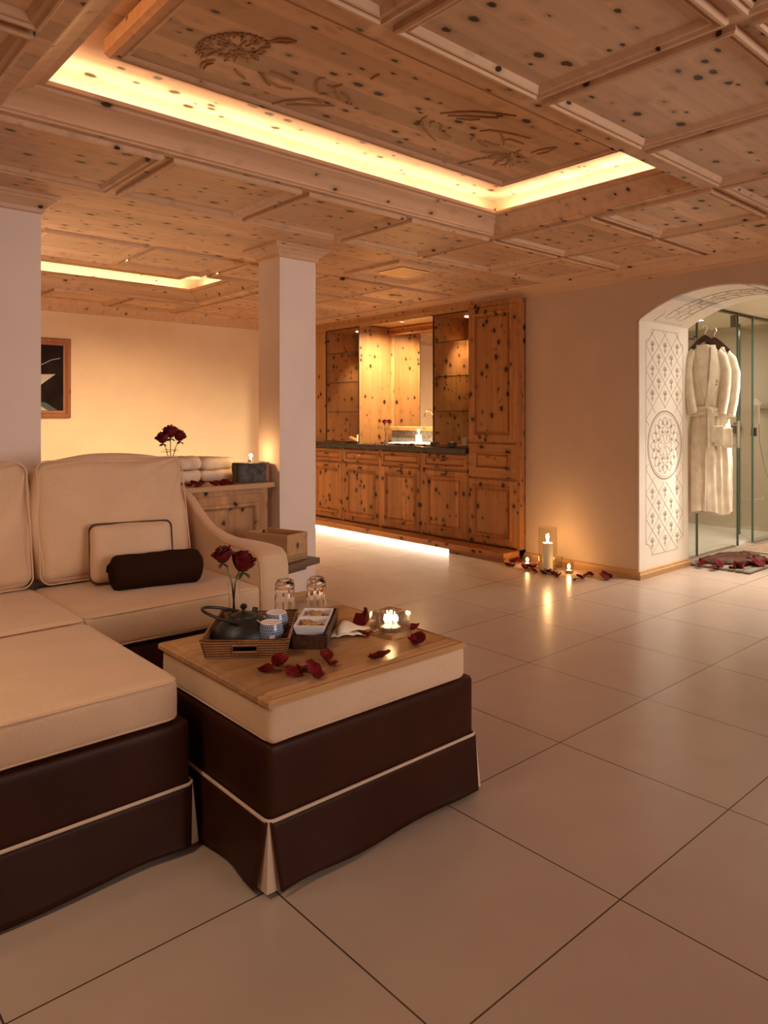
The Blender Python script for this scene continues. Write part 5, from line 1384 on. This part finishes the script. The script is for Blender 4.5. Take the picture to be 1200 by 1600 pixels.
# petals on the board, each told apart by where it lies
bp_ = [((418, 1048), 'red rose petal lying farthest left in front of the rattan tray', 1.35, 1), ((437, 1042), 'upright red petal close to the rattan tray corner', 1.0, 5), ((458, 1052), 'flat dark petal second from the left in front of the trays', 1.1, 2), ((472, 1046), 'red petal in the middle of the front petal row', 1.1, 0),
       ((487, 1040), 'rounded red petal behind the front petal row', 1.2, 4), ((490, 1054), 'red petal nearest the front edge of the oak board', 1.35, 3), ((509, 1028), 'narrow red petal standing beside the narrow tray', 1.0, 5), ((518, 1038), 'small curled petal right of the narrow tray', .95, 1),
       ((594, 1028), 'pointed red petal leaning in front of the glass holder', 1.6, 3), ((656, 1003), 'large folded red petal right of the glass holder', 1.35, 5), ((648, 999), 'curled petal tucked beside the large folded one', 1.0, 1),
       ((573, 975), 'large red petal behind the napkin, left of the glass holder', 1.6, 5), ((575, 992), 'small red petal touching the left side of the glass holder', 1.0, 1), ((644, 984), 'small red petal behind the right side of the glass holder', 1.1, 1)]
for (x, y), lb, s, k in bp_:
    p = at(x, y, .505); petal((p.x, p.y, ZB), lb, 'petals on the oak board', .35 if k != 5 else .8, s*.84, k)

# ------------------------------------------------------------------ candles on the floor by the wall
p = Vector((4.70, 3.445, 0))
t = thing('hurricane_glass', (p.x, p.y, .0005), 'tall clear glass cylinder on the floor around a pillar candle', 'candle holder')
g = G(); g.lathe([(0, 0), (.070, 0), (.072, .004), (.072, .335), (.0695, .336), (.0690, .333), (.0690, .012), (0, .010)], 40); g.out('glass_cylinder', 'vglass', t, smooth=True)
candle((p.x, p.y, .011), .040, .205, 'white pillar candle burning inside the tall glass cylinder', p=4.2, fh=.045)
def votive(px, py, lab1, lab2, pw):
    q = at(px, py, 0)
    t = thing('votive_glass', (q.x, q.y, .0005), lab1, 'candle holder', 'small votive glasses on the floor')
    g = G(); g.lathe([(0, 0), (.030, 0), (.034, .004), (.037, .05), (.036, .085), (.0345, .085), (.0350, .05), (.032, .008), (0, .007)], 28); g.out('glass_cup', 'vglass', t, smooth=True)
    tealight((q.x, q.y, .0085), lab2, 'tealights on the floor', pw, .022)
votive(824, 884, 'small votive glass on the floor left of the tall cylinder', 'tealight burning left of the tall glass cylinder', 1.2)
votive(889, 895, 'small votive glass on the floor right of the tall cylinder', 'tealight burning right of the tall glass cylinder', 1.2)
q = at(873, 886, 0)
t = thing('votive_glass', (q.x, q.y, .0005), 'unlit votive glass between the tall cylinder and the right tealight', 'candle holder', 'small votive glasses on the floor')
g = G(); g.lathe([(0, 0), (.026, 0), (.030, .004), (.033, .05), (.032, .085), (.0305, .085), (.0312, .05), (.028, .008), (0, .007)], 28); g.out('glass_cup', 'vglass', t, smooth=True)
fl = [((793, 883), 0), ((800, 884), 0), ((803, 877), 0), ((810, 876), 0), ((819, 888), 1), ((826, 886), 1), ((832, 884), 1), ((836, 884), 1), ((834, 892), 1), ((848, 895), 2), ((853, 893), 2), ((859, 894), 2), ((864, 895), 2), ((868, 897), 2), ((872, 900), 2), ((899, 905), 3), ((905, 902), 3), ((911, 902), 3), ((917, 898), 3), ((922, 897), 3), ((944, 904), 4), ((947, 901), 4)]
lf = ['dark petal on the floor by the tall cupboard foot', 'dark petal before the left floor tealight', 'dark petal before the tall glass cylinder', 'dark petal right of the right floor tealight', 'dark petal of the cluster nearest the arch corner']
gf = ['floor petals by the cupboard', 'floor petals by the left tealight', 'floor petals by the glass cylinder', 'floor petals right of the tealights', 'floor petals nearest the arch']
for (x, y), k in fl:
    q = at(x, y, .008); petal((q.x, q.y, 0), nth(fl, (x, y), k)+lf[k], gf[k], .6, 1.12 if k < 4 else 1.6)
ml = [((1096, 887), 0), ((1102, 884), 0), ((1116, 891), 1), ((1120, 888), 1), ((1146, 891), 2), ((1152, 891), 2), ((1166, 884), 3), ((1172, 883), 3), ((1176, 879), 3), ((1180, 884), 3), ((1184, 879), 3), ((1188, 884), 3), ((1190, 879), 3), ((1193, 882), 3), ((1198, 880), 3), ((1178, 875), 3), ((1186, 877), 3), ((1170, 880), 3), ((1203, 880), 3)]
lm = ['red petal at the left tip of the slatted mat', 'red petal before the bark on the slatted mat', 'red petal at the front corner of the slatted mat', 'red petal in the heap at the mat right end']
for (x, y), k in ml:
    q = at(x, y-(5 if k < 3 else 1), .030); petal((q.x, q.y, .0225), nth(ml, (x, y), k)+lm[k], 'mat petals ' + ['at the left tip', 'before the bark', 'at the front corner', 'in the right heap'][k], .6, 1.5)
for k in range(6):
    if not used[k]: bpy.data.objects.remove(PET[k])
for o in bpy.data.objects:
    if o.type == 'LIGHT': o.visible_camera = True
